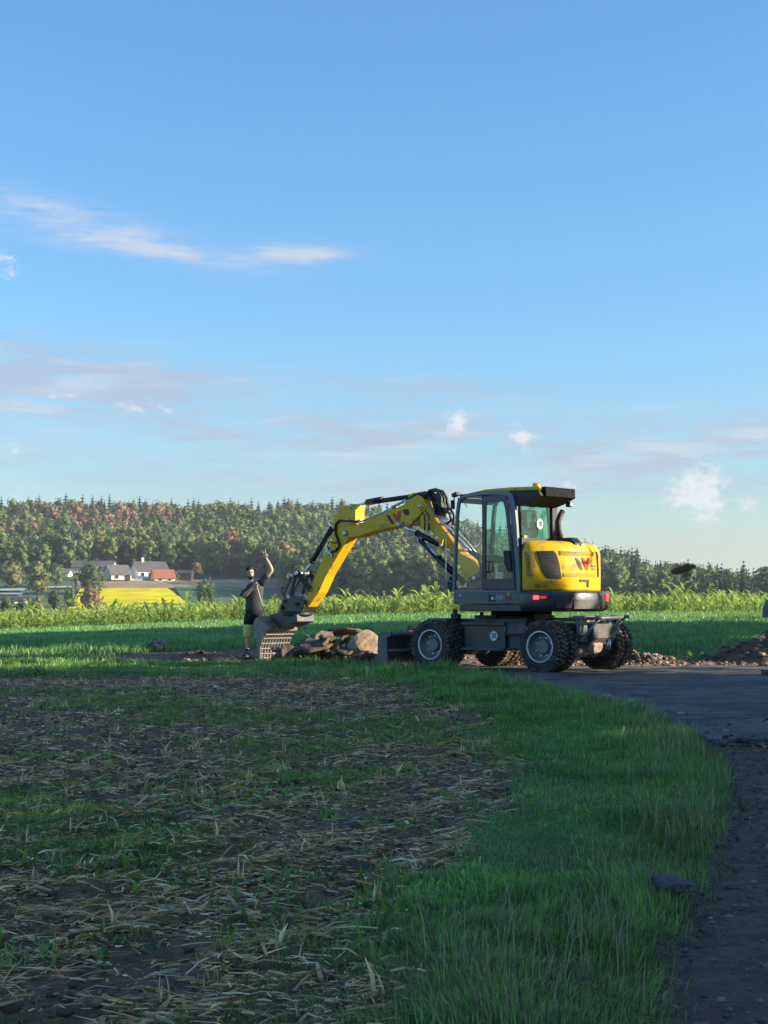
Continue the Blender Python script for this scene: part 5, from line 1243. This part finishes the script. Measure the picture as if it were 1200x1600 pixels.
boulder('rock', (-.42, 31.75, .36), (.37, .32, .37), M['rock'], 'large tan boulder between the slab pile and the dozer blade', seed=4)
boulder('rock', (.12, 31.1, .06), (.16, .12, .09), M['rock'], 'flat tan stone in front of the dozer blade end', seed=5)
boulder('rock', (.62, 31.0, .07), (.15, .12, .10), M['rock'], 'tan stone below the dozer blade near the front wheel', seed=6)
boulder('rock', (12.1, 47.0, float(zt(12.1, 47)) + .38), (.62, .6, .75), M['greyrock'], 'grey boulder on the grass at the right picture edge', seed=9)
boulder('rock', (-.05, 31.3, .12), (.18, .14, .10), M['greyrock'], 'dark broken stone at the foot of the tan boulder', seed=12)
slab('asphalt_slab', (6.75, 26.9, .06), .42, .08, (.05, .04, .4), 'dark slab lying on the asphalt at the right picture edge', 'asphalt slab', seed=95)
slab('stone_slab', (1.22, 6.50, .072), .235, .034, (.12, .05, .35), 'grey flat slab piece lying in the grass beside the track', 'slab', seed=97, mats=[M['slabgrey'], M['slabgrey']])
for k, (x, y, r_) in enumerate([(2.80, 20.6, .06), (2.92, 20.3, .08), (2.98, 19.8, .05), (3.1, 19.4, .07), (2.70, 21.3, .05), (3.30, 17.2, .05)]):
    boulder('stone', (x, y, .03), (r_ * 1.1, r_ * .8, r_ * .5), M['stone'], 'small pale stone on the broken asphalt edge by the grass', 'stone', 20 + k, 'pale stones along the asphalt edge', sub=2)
for k in range(14):
    x = g.uniform(3.6, 8.2); y = g.uniform(30.6, 32.6); r_ = g.uniform(.05, .13)
    boulder('stone', (x, y, g1(x, y) + r_ * .3), (r_ * 1.3, r_, r_ * .7), M['rock'], 'brown stone lying on the dug strip right of the excavator', 'stone', 40 + k, 'brown stones on the dug strip', sub=2)
# the crumpled bundle
bm_ = MB(); bm_.blob((0, 0, .13), (.25, .17, .13), 4)
o = bm_.build('cloth_bundle', mat('blue_grey_cloth', (.10, .10, .115), .85, var=.2, scale=6, bump=.5), loc=(-5.2, 35.0, g1(-5.2, 35.0) - .02))
for v in o.data.vertices:
    c = v.co; k = 1 + 1.9 * (abs(float(fbm(c.x * 7 + 3, c.y * 7 + c.z * 9, 81, 3)) - .5)) - .30; v.co = Vector((c.x * k * (1.1 if c.x > 0 else .9), c.y * k, max(0, c.z * k - .25 * max(0, c.x) * .6)))
tag(o, 'crumpled blue grey cloth bundle left on the grass at left', 'bundle')

def scatter_stones(name, X, Y, Zf, r0, r1, cols, label, seed):
    g = np.random.default_rng(seed); n = len(X); Z = Zf(X, Y); r_ = r0 + (r1 - r0) * g.random(n) ** 3
    s = np.stack([r_ * g.uniform(.8, 1.5, n), r_ * g.uniform(.7, 1.2, n), r_ * g.uniform(.4, .8, n)], 1); a = g.uniform(0, 6.28, n)
    jit = 1 + g.uniform(-.28, .28, (n, len(ICO_V), 1)); v = ICO_V[None] * jit * s[:, None, :]
    ca, sa = np.cos(a)[:, None], np.sin(a)[:, None]
    v = np.stack([v[..., 0] * ca - v[..., 1] * sa + X[:, None], v[..., 0] * sa + v[..., 1] * ca + Y[:, None], v[..., 2] + (Z + r_ * .2)[:, None]], -1)
    f = (ICO_F[None] + (np.arange(n) * len(ICO_V))[:, None, None]).reshape(-1, 3)
    cols = np.array(cols); c = cols[g.integers(0, len(cols), n)] * g.uniform(.6, 1.35, (n, 1))
    me = np_mesh(name, v.reshape(-1, 3), tris=f, mats=[M['tintstone']], color=np.repeat(c, len(ICO_V), 0)); tag(link(name, me), label, 'gravel', kind='stuff')
M['tintstone'] = mat('loose_stone', (0, 0, 0), .85, tint=True, var=.2, scale=30)
n = 7500; Yp = rng.uniform(3.2, 15.5, n) ** 1.0; Xp = road_edge(Yp) + .0 + rng.random(n) * (.30 * Yp + 1.2 - road_edge(Yp)).clip(.3)
scatter_stones('loose_gravel', Xp, Yp, lambda x, y: np.full_like(x, .0), .003, .016, [(.13, .115, .10), (.09, .08, .07), (.19, .17, .15), (.11, .09, .07)], 'loose dark gravel on the track', 61)
n = 5200; Xp = rng.uniform(-4.5, 9.5, n); Yp = rng.uniform(30.2, 34.5, n); k_ = dirt_mask(Xp, Yp) > rng.uniform(.2, .9, n); Xp, Yp = Xp[k_], Yp[k_]
scatter_stones('dirt_rubble', Xp, Yp, gz, .010, .060, [(.17, .11, .07), (.21, .14, .09), (.12, .08, .055), (.26, .20, .14)], 'small brown rubble on the dug strip', 62)
n = 26000; Xp, Yp = (lambda g: (lambda Y: (g.uniform(-1, 1, n) * (.285 * Y + .5), Y))((3.7 ** .7 + (24 ** .7 - 3.7 ** .7) * g.random(n)) ** (1 / .7)))(rng); k_ = stubble_mask(Xp, Yp) * (1 - .7 * weed_mask(Xp, Yp)) > rng.random(n) * 1.3; Xp, Yp = Xp[k_], Yp[k_]
scatter_stones('soil_clods', Xp, Yp, gz, .004, .030, [(.15, .09, .042), (.11, .068, .034), (.19, .12, .06)], 'crumbly soil clods on the harvested field', 65)
hp_ = np.concatenate(HEAP); hp_ = hp_[rng.integers(0, len(hp_), 2600)]; hz = hp_[:, 2]
scatter_stones('heap_rubble', hp_[:, 0] + rng.normal(0, .03, 2600), hp_[:, 1] + rng.normal(0, .03, 2600), lambda x, y: hz, .010, .085, [(.17, .115, .075), (.10, .072, .05), (.24, .17, .115), (.30, .24, .17)], 'clods and stones on the soil heaps', 64)
n = 1500; Xp = 2.6 + rng.random(n) * 5; Yp = 13.4 + rng.random(n) ** 2 * 4.5; k_ = Xp > road_edge(Yp); Xp, Yp = Xp[k_], Yp[k_]
scatter_stones('asphalt_crumbs', Xp, Yp, lambda x, y: np.full_like(x, .012), .006, .04, [(.05, .05, .052), (.08, .078, .075), (.2, .19, .18)], 'asphalt crumbs along the broken edge', 63)

# ------------------------------------------------------------------ maize
def maize_geo(seed, h=.9):
    g = np.random.default_rng(seed); V = []; Q = []; nv = 0; C = []
    st = np.array([[-.012, 0, 0], [.012, 0, 0], [.008, 0, h * .62], [-.008, 0, h * .62]]); st2 = st[:, [1, 0, 2]]
    for s in (st, st2): V.append(s); Q.append(np.arange(4)[None] + nv); nv += 4; C.append(np.repeat([[.26, .36, .09]], 4, 0))
    nl = 9
    for k in range(nl):
        z0 = h * (.10 + .52 * k / (nl - 1)); a = k * math.pi + g.uniform(-.7, .7) + .4 * k; Ln = h * g.uniform(.42, .68) * (1 - .25 * abs(k / nl - .5)); d = np.array([math.cos(a), math.sin(a), 0]); sdv = np.array([-math.sin(a), math.cos(a), 0])
        t = np.linspace(0, 1, 6); rise = g.uniform(.55, .95) * (1 if k < nl - 2 else 1.25); out = Ln * (t * .72); up_ = Ln * rise * (t * 1.45 - t ** 2 * g.uniform(.55, 1.35))
        w_ = np.array([.022, .036, .040, .034, .022, .003]) * g.uniform(.85, 1.25) * h / .9
        tw = g.uniform(-.5, .5)
        c = d[None] * out[:, None] + np.array([0, 0, 1.])[None] * (z0 + up_)[:, None]; side = sdv[None] * w_[:, None] + np.array([0, 0, 1.])[None] * (w_ * tw)[:, None]
        vv = np.concatenate([c - side, c + side]); V.append(vv); i = np.arange(5); Q.append(np.stack([i, i + 1, 6 + i + 1, 6 + i], 1) + nv); nv += 12
        base_ = np.array([.40, .50, .12]) * g.uniform(.75, 1.3); C.append(np.repeat(base_[None], 12, 0) * np.tile(np.linspace(.85, 1.2, 6), 2)[:, None])
    return np.concatenate(V), np.concatenate(Q), np.concatenate(C)
M['maize'] = foliage_mat('maize_leaf', .48, False, .2, 3.0)
MAIZE = [maize_geo(700 + i, .95) for i in range(7)]
MAIZE_ME = [np_mesh('maize_plant', v, quads=q, mats=[M['maize']], color=c) for v, q, c in MAIZE]
def build_maize():
    g = np.random.default_rng(71); n_alone = 0; V = []; Q = []; C = []; nv = 0
    for r_, y in enumerate(np.arange(54.2, 64, .75)):
        xs = np.arange(-.29 * y - 2, .29 * y + 2, .30); xs = xs + g.uniform(-.10, .10, len(xs))
        for x in xs:
            yy = y + g.uniform(-.2, .2) + .9 * float(fbm(x * .3, 1.0, 72)); hs = g.uniform(.50, 1.10) * (.52 + .78 * float(fbm(x * .45, y * .35, 73)))
            if g.random() < .08: hs *= 1.3
            if float(fbm(x * .9, yy * .8, 74)) < .46 and g.random() < .55: continue
            i = g.integers(0, 7); a = g.uniform(0, 6.28); z = float(zt(x, yy)) - .02
            if r_ < 3 and n_alone < 298:
                o = link('maize_plant', MAIZE_ME[i]); o.location = (x, yy, z); o.rotation_euler = (g.uniform(-.06, .06), g.uniform(-.06, .06), a); o.scale = (hs, hs, hs); n_alone += 1
                tag(o, 'young leafy maize plant at the near edge of the field', 'maize plant', 'maize plants along the near edge of the field')
            else:
                v, q, c = MAIZE[i]; ca, sa = math.cos(a) * hs, math.sin(a) * hs
                V.append(np.stack([v[:, 0] * ca - v[:, 1] * sa + x, v[:, 0] * sa + v[:, 1] * ca + yy, v[:, 2] * hs + z], 1)); Q.append(q + nv); nv += len(v); C.append(c * g.uniform(.8, 1.2))
    me = np_mesh('maize_field', np.concatenate(V), quads=np.concatenate(Q), mats=[M['maize']], color=np.concatenate(C)); tag(link('maize_field', me), 'dense maize behind the front row of plants', 'maize', kind='stuff')
build_maize()

# ------------------------------------------------------------------ grass, weeds, straw
M['grass'] = foliage_mat('grass_blade', .40, False, .25, 1.2, .38, .55)
M['straw'] = mat('maize_straw', (0, 0, 0), .75, tint=True, var=.2, scale=30)
def blades(name, X, Y, H, W, C, label, lean=.35, seed=0, zf=gz, m=None, cat='grass', flat=0.0, curl=.5, lay=None):
    g = np.random.default_rng(seed); n = len(X); Z = zf(X, Y) - .004
    a = g.uniform(0, 2 * np.pi, n); d = np.stack([np.cos(a), np.sin(a), 0 * a], 1); s = np.stack([-np.sin(a), np.cos(a), 0 * a], 1)
    b2 = (a + g.normal(0, 1.2, n)) if lay is None else (fbm(X * lay, Y * lay, 97, 2) * 12.6 + g.normal(0, .55, n)); bd = np.stack([np.cos(b2), np.sin(b2), 0 * a], 1)
    ln = np.abs(g.normal(0, lean, n))[:, None]
    P = np.stack([X, Y, Z], 1); H = H[:, None]; W = W[:, None]; up_ = np.array([[0, 0, 1.]])
    mid = P + up_ * H * .55 * np.sqrt(np.clip(1 - (ln * .5) ** 2, .1, 1)) + bd * H * .30 * ln
    tip = P + up_ * H * np.clip(1 - curl * ln ** 1.5, .12, 1) + bd * H * np.minimum(1.0, ln * 1.1)
    v = np.stack([P - s * W * .5, P + s * W * .5, mid + s * W * .42, mid - s * W * .42, tip], 1).reshape(-1, 3)
    b_ = np.arange(n)[:, None] * 5; q = np.array([[0, 1, 2, 3]]) + b_; t = np.array([[3, 2, 4]]) + b_
    c = np.repeat(C, 5, 0) * np.tile(np.array([.75, .75, 1.0, 1.0, 1.2]), n)[:, None]
    me = np_mesh(name, v, quads=q, tris=t, mats=[m or M['grass']], color=c); return tag(link(name, me), label, cat, kind='stuff')
def greens(g, X, Y, base, var=.3, dry=.06):
    n = len(X); k = (.5 * fbm(X * .9, Y * .9, 88) + .5 * fbm(X * 5, Y * 4, 90, 2))[:, None]; c = np.array(base)[None] * (.35 + 1.3 * k) * g.uniform(1 - var, 1 + var, (n, 1))
    c = c * np.stack([.85 + .4 * fbm(X * .5, Y * .5, 89), np.ones(n), .8 + .4 * g.random(n)], 1)
    dr = g.random(n) < dry * (.2 + 2.2 * sstep(fbm(X * 1.1 + 5, Y * 1.1, 98), .45, .7)); c[dr] = np.array([.40, .31, .16]) * g.uniform(.6, 1.2, (dr.sum(), 1)); return c
def frustum(g, n, y0, y1, p=1.0, k=.285, m_=.6):
    Y = (y0 ** p + (y1 ** p - y0 ** p) * g.random(n)) ** (1 / p); X = g.uniform(-1, 1, n) * (k * Y + m_); return X, Y
def build_grass():
    g = np.random.default_rng(81)
    # verge between the stubble and the track, and the strip in front of the pile
    X, Y = frustum(g, 900000, 3.6, 31.4, .55)
    keep = (stubble_mask(X, Y) < g.random(len(X))) & (X < road_edge(Y) + .10 * g.normal(0, 1, len(X)) * .8 - .02) & (dirt_mask(X, Y) < .35)
    X, Y = X[keep], Y[keep]; n = len(X)
    edge = np.exp(-((road_edge(Y) - X) / .55) ** 2) * (Y < 27); tuft = sstep(fbm(X * 1.3, Y * 1.1, 82), .40, .66) * (.35 + 1.3 * sstep(fbm(X * 6, Y * 5, 87, 2), .42, .68)); far = sstep(Y, 8, 28)
    H = (.034 + .042 * tuft + .05 * edge * g.random(n)) * g.uniform(.5, 1.4, n) * (1 + .35 * far) * (.80 + .50 * np.exp(-((road_edge(Y) - X) / .8) ** 2) + .4 * far) * (.62 + .38 * sstep(Y, 5, 13)); W = (.0035 + .0075 * far) * g.uniform(.7, 1.4, n)
    blades('verge_grass', X, Y, H, W, greens(g, X, Y, (.165, .325, .065), .6, .12), 'short green grass on the verge between stubble and track', .85, 1, curl=.6, lay=1.1)
    # long seed stalks at the track edge
    Y = 3.8 + 21 * g.random(1500) ** 1.4; X = road_edge(Y) - np.abs(g.normal(0, .30, len(Y))) - .03; k = fbm(X * 1.2, Y * 1.2, 83) > .44; X, Y = X[k], Y[k]
    blades('seed_grass', X, Y, g.uniform(.10, .27, len(X)), np.full(len(X), .0032) * (1 + Y / 14), np.array([.34, .31, .17])[None] * g.uniform(.5, 1.2, (len(X), 1)), 'tall pale seed stalks along the track edge', .38, 2)
    # broad leaved weeds
    X, Y = frustum(g, 30000, 3.8, 24, .6); k = (fbm(X * 1.6, Y * 1.6, 84) > .55) & (X < road_edge(Y) - .15); X, Y = X[k], Y[k]
    blades('broad_leaf_weeds', X, Y, g.uniform(.035, .085, len(X)), g.uniform(.012, .026, len(X)), greens(g, X, Y, (.17, .33, .065), .25, .02), 'low broad leaved weeds in the grass', 1.0, 3, curl=.75)
    # green regrowth in the stubble
    X, Y = frustum(g, 420000, 3.6, 27, .6); k = (stubble_mask(X, Y) * weed_mask(X, Y) > g.random(len(X)) * 1.05); X, Y = X[k], Y[k]
    blades('stubble_regrowth', X, Y, g.uniform(.015, .05, len(X)) * (1 + .02 * Y), (.0032 + .0003 * Y) * g.uniform(.7, 1.5, len(X)), greens(g, X, Y, (.20, .31, .055), .3, .08), 'low green regrowth between the maize stubble', .7, 4)
    # bank behind the dug strip up to the maize
    X, Y = frustum(g, 190000, 32.2, 60, .5, .29, 1.5); k = (dirt_mask(X, Y) < .3); X, Y = X[k], Y[k]
    blades('bank_grass', X, Y, g.uniform(.07, .17, len(X)) * (.7 + .6 * fbm(X, Y, 86)), g.uniform(.012, .023, len(X)), greens(g, X, Y, (.18, .37, .10), .35, .03), 'green grass on the bank below the maize', .45, 5)
build_grass()
M['stalk'] = mat('dry_stalk', (.50, .33, .16), .75, var=.4, scale=5)
def build_straw():
    g = np.random.default_rng(91)
    X, Y = frustum(g, 340000, 3.7, 27, .75)
    rows = .5 + .5 * np.cos((X * .94 - Y * .34) / .75 * 2 * np.pi); cl = sstep(fbm(X * 1.3, Y * .9, 92), .34, .62)
    k = stubble_mask(X, Y) * (.14 + .36 * cl + .62 * rows ** 3) * (1 - .55 * weed_mask(X, Y)) > g.random(len(X)) * 1.15; X, Y = X[k], Y[k]; n = len(X)
    Ln = np.clip(g.lognormal(-3.05, .6, n), .015, .30); W = np.clip(g.lognormal(-5.45, .5, n), .002, .015) * (1 + Y * .02)
    a = g.normal(.15, .75, n) + (g.random(n) < .3) * g.uniform(0, 3.1, n); pt = g.normal(0, .12, n); rl = g.uniform(-1.2, 1.2, n)
    d = np.stack([np.cos(a) * np.cos(pt), np.sin(a) * np.cos(pt), np.sin(pt)], 1); s0 = np.stack([-np.sin(a), np.cos(a), 0 * a], 1); u0 = np.cross(d, s0); s = s0 * np.cos(rl)[:, None] + u0 * np.sin(rl)[:, None]
    P = np.stack([X, Y, gz(X, Y) + .006 + np.abs(np.sin(pt)) * Ln * .5 + g.random(n) * .012], 1); L2 = Ln[:, None] * .5; W2 = W[:, None] * .5; bow = np.array([[0, 0, 1.]]) * (Ln * g.uniform(-.06, .12, n))[:, None] + s0 * (Ln * g.normal(0, .08, n))[:, None]
    v = np.stack([P - d * L2 - s * W2 * .7, P - d * L2 + s * W2 * .7, P + bow + s * W2, P + bow - s * W2, P + d * L2 + s * W2 * .5, P + d * L2 - s * W2 * .5], 1).reshape(-1, 3)
    b_ = np.arange(n)[:, None] * 6; q = np.concatenate([np.array([[0, 1, 2, 3]]) + b_, np.array([[3, 2, 4, 5]]) + b_])
    cc = np.array([(.68, .39, .14), (.80, .55, .25), (.46, .25, .09), (.90, .72, .43), (.27, .15, .06)])[g.choice(5, n, p=[.32, .25, .2, .10, .13])] * g.uniform(.7, 1.2, (n, 1))
    me = np_mesh('straw_litter', v, quads=q, mats=[M['straw']], color=np.repeat(cc, 6, 0)); tag(link('straw_litter', me), 'tan maize straw lying on the harvested field', 'straw', kind='stuff')
    # long broken stalks
    k = 420; y = (3.8 ** .8 + (25 ** .8 - 3.8 ** .8) * g.random(k)) ** 1.25; x = g.uniform(-1, 1, k) * (.28 * y + .4); q_ = stubble_mask(x, y) > .6; x, y = x[q_], y[q_]; sb = MB()
    for xx, yy in zip(x, y):
        a = g.normal(.2, .8); L_ = g.uniform(.04, .12); z = g1(xx, yy); r_ = g.uniform(.005, .010); dx, dy = math.cos(a) * L_, math.sin(a) * L_
        sb.tube([(xx - dx, yy - dy, z + .012), (xx, yy + g.normal(0, .012), z + .018 + g.uniform(0, .02)), (xx + dx, yy + dy, z + .014 + g.uniform(0, .03))], [r_, r_ * .9, r_ * .7], 5)
    tag(sb.build('broken_stalks', M['stalk']), 'long broken maize stalks lying on the stubble', 'stalks', kind='stuff')
    # cut maize stumps in rows
    XS = []; YS = []
    for r_ in range(-30, 30):
        t = np.arange(-10, 40, .19); x = r_ * .75 * .94 + t * .34; y = -r_ * .75 * .34 + t * .94; x = x + g.normal(0, .05, len(t)); y = y + g.normal(0, .05, len(t))
        k = (y > 3.7) & (y < 26.5) & (np.abs(x) < .28 * y + .6); x, y = x[k], y[k]; k = (stubble_mask(x, y) > .5) & (g.random(len(x)) < .50 * sstep(fbm(x * .7, y * .7, 93), .30, .55)); XS.append(x[k]); YS.append(y[k])
    x = np.concatenate(XS); y = np.concatenate(YS); m_ = 6
    X = np.repeat(x, m_) + g.normal(0, .018, len(x) * m_); Y = np.repeat(y, m_) + g.normal(0, .018, len(x) * m_)
    blades('maize_stubs', X, Y, g.uniform(.03, .13, len(X)), g.uniform(.006, .018, len(X)), np.array([.84, .60, .30])[None] * g.uniform(.5, 1.25, (len(X), 1)), 'cut maize stubs standing in rows', .75, 6, m=M['straw'], cat='stubble', curl=.35)
build_straw()

# ------------------------------------------------------------------ the insect flying past
ins = empty('flying_insect', (.2145, 1.10, 1.2605), R(20)); ins.rotation_euler = (0, R(-13), R(14)); tag(ins, 'dark brown insect flying in front of the wood at right', 'insect')
b = MB(); b.loft([((-.0105, 0, 0), (0, .0006, 0), (0, 0, .0006)), ((-.008, 0, 0), (0, .0022, 0), (0, 0, .0022)), ((-.004, 0, .0), (0, .0030, 0), (0, 0, .0030)), ((0, 0, .0004), (0, .0024, 0), (0, 0, .0024)), ((.001, 0, .0006), (0, .0026, 0), (0, 0, .0026)), ((.004, 0, .0008), (0, .0032, 0), (0, 0, .0031)), ((.0068, 0, .0006), (0, .0016, 0), (0, 0, .0016)), ((.0082, 0, .0002), (0, .0021, 0), (0, 0, .0020)), ((.0098, 0, -.0004), (0, .0010, 0), (0, 0, .0010))], 12)
for s in (-1, 1):
    for x in (.002, .0035, .005): b.tube([(x, s * .0015, -.001), (x - .001, s * .0035, -.0035), (x - .004, s * .0035, -.006)], .00025, 4)
b.build('body', mat('insect_brown', (.075, .042, .016), .6, var=.3, scale=300), ins)
for s in (-1, 1):
    w_ = MB(); w_.add([(.003, s * .0015, .0028), (-.002, s * .0055, .0048), (-.009, s * .0075, .0052), (-.0105, s * .0055, .0048), (-.006, s * .0025, .0036)], [(0, 1, 2, 3, 4)]); w_.build('wing', glass_mat('insect_wing', (.55, .45, .35), .8), ins)

# ------------------------------------------------------------------ the hazy air
def build_haze(density):
    b = MB(); b.box((0, 2975, 27), (4100, 7250, 106)); m = bpy.data.materials.new('haze'); m.use_nodes = True; N = m.node_tree.nodes; N.remove(N['Principled BSDF'])
    v = N.new('ShaderNodeVolumePrincipled'); v.inputs['Color'].default_value = (.86, .92, 1, 1); v.inputs['Density'].default_value = density; v.inputs['Anisotropy'].default_value = .2
    m.node_tree.links.new(v.outputs[0], N['Material Output'].inputs['Volume']); tag(b.build('haze', m), 'thin morning haze over the valley', 'haze', kind='stuff')
build_haze(.00014)
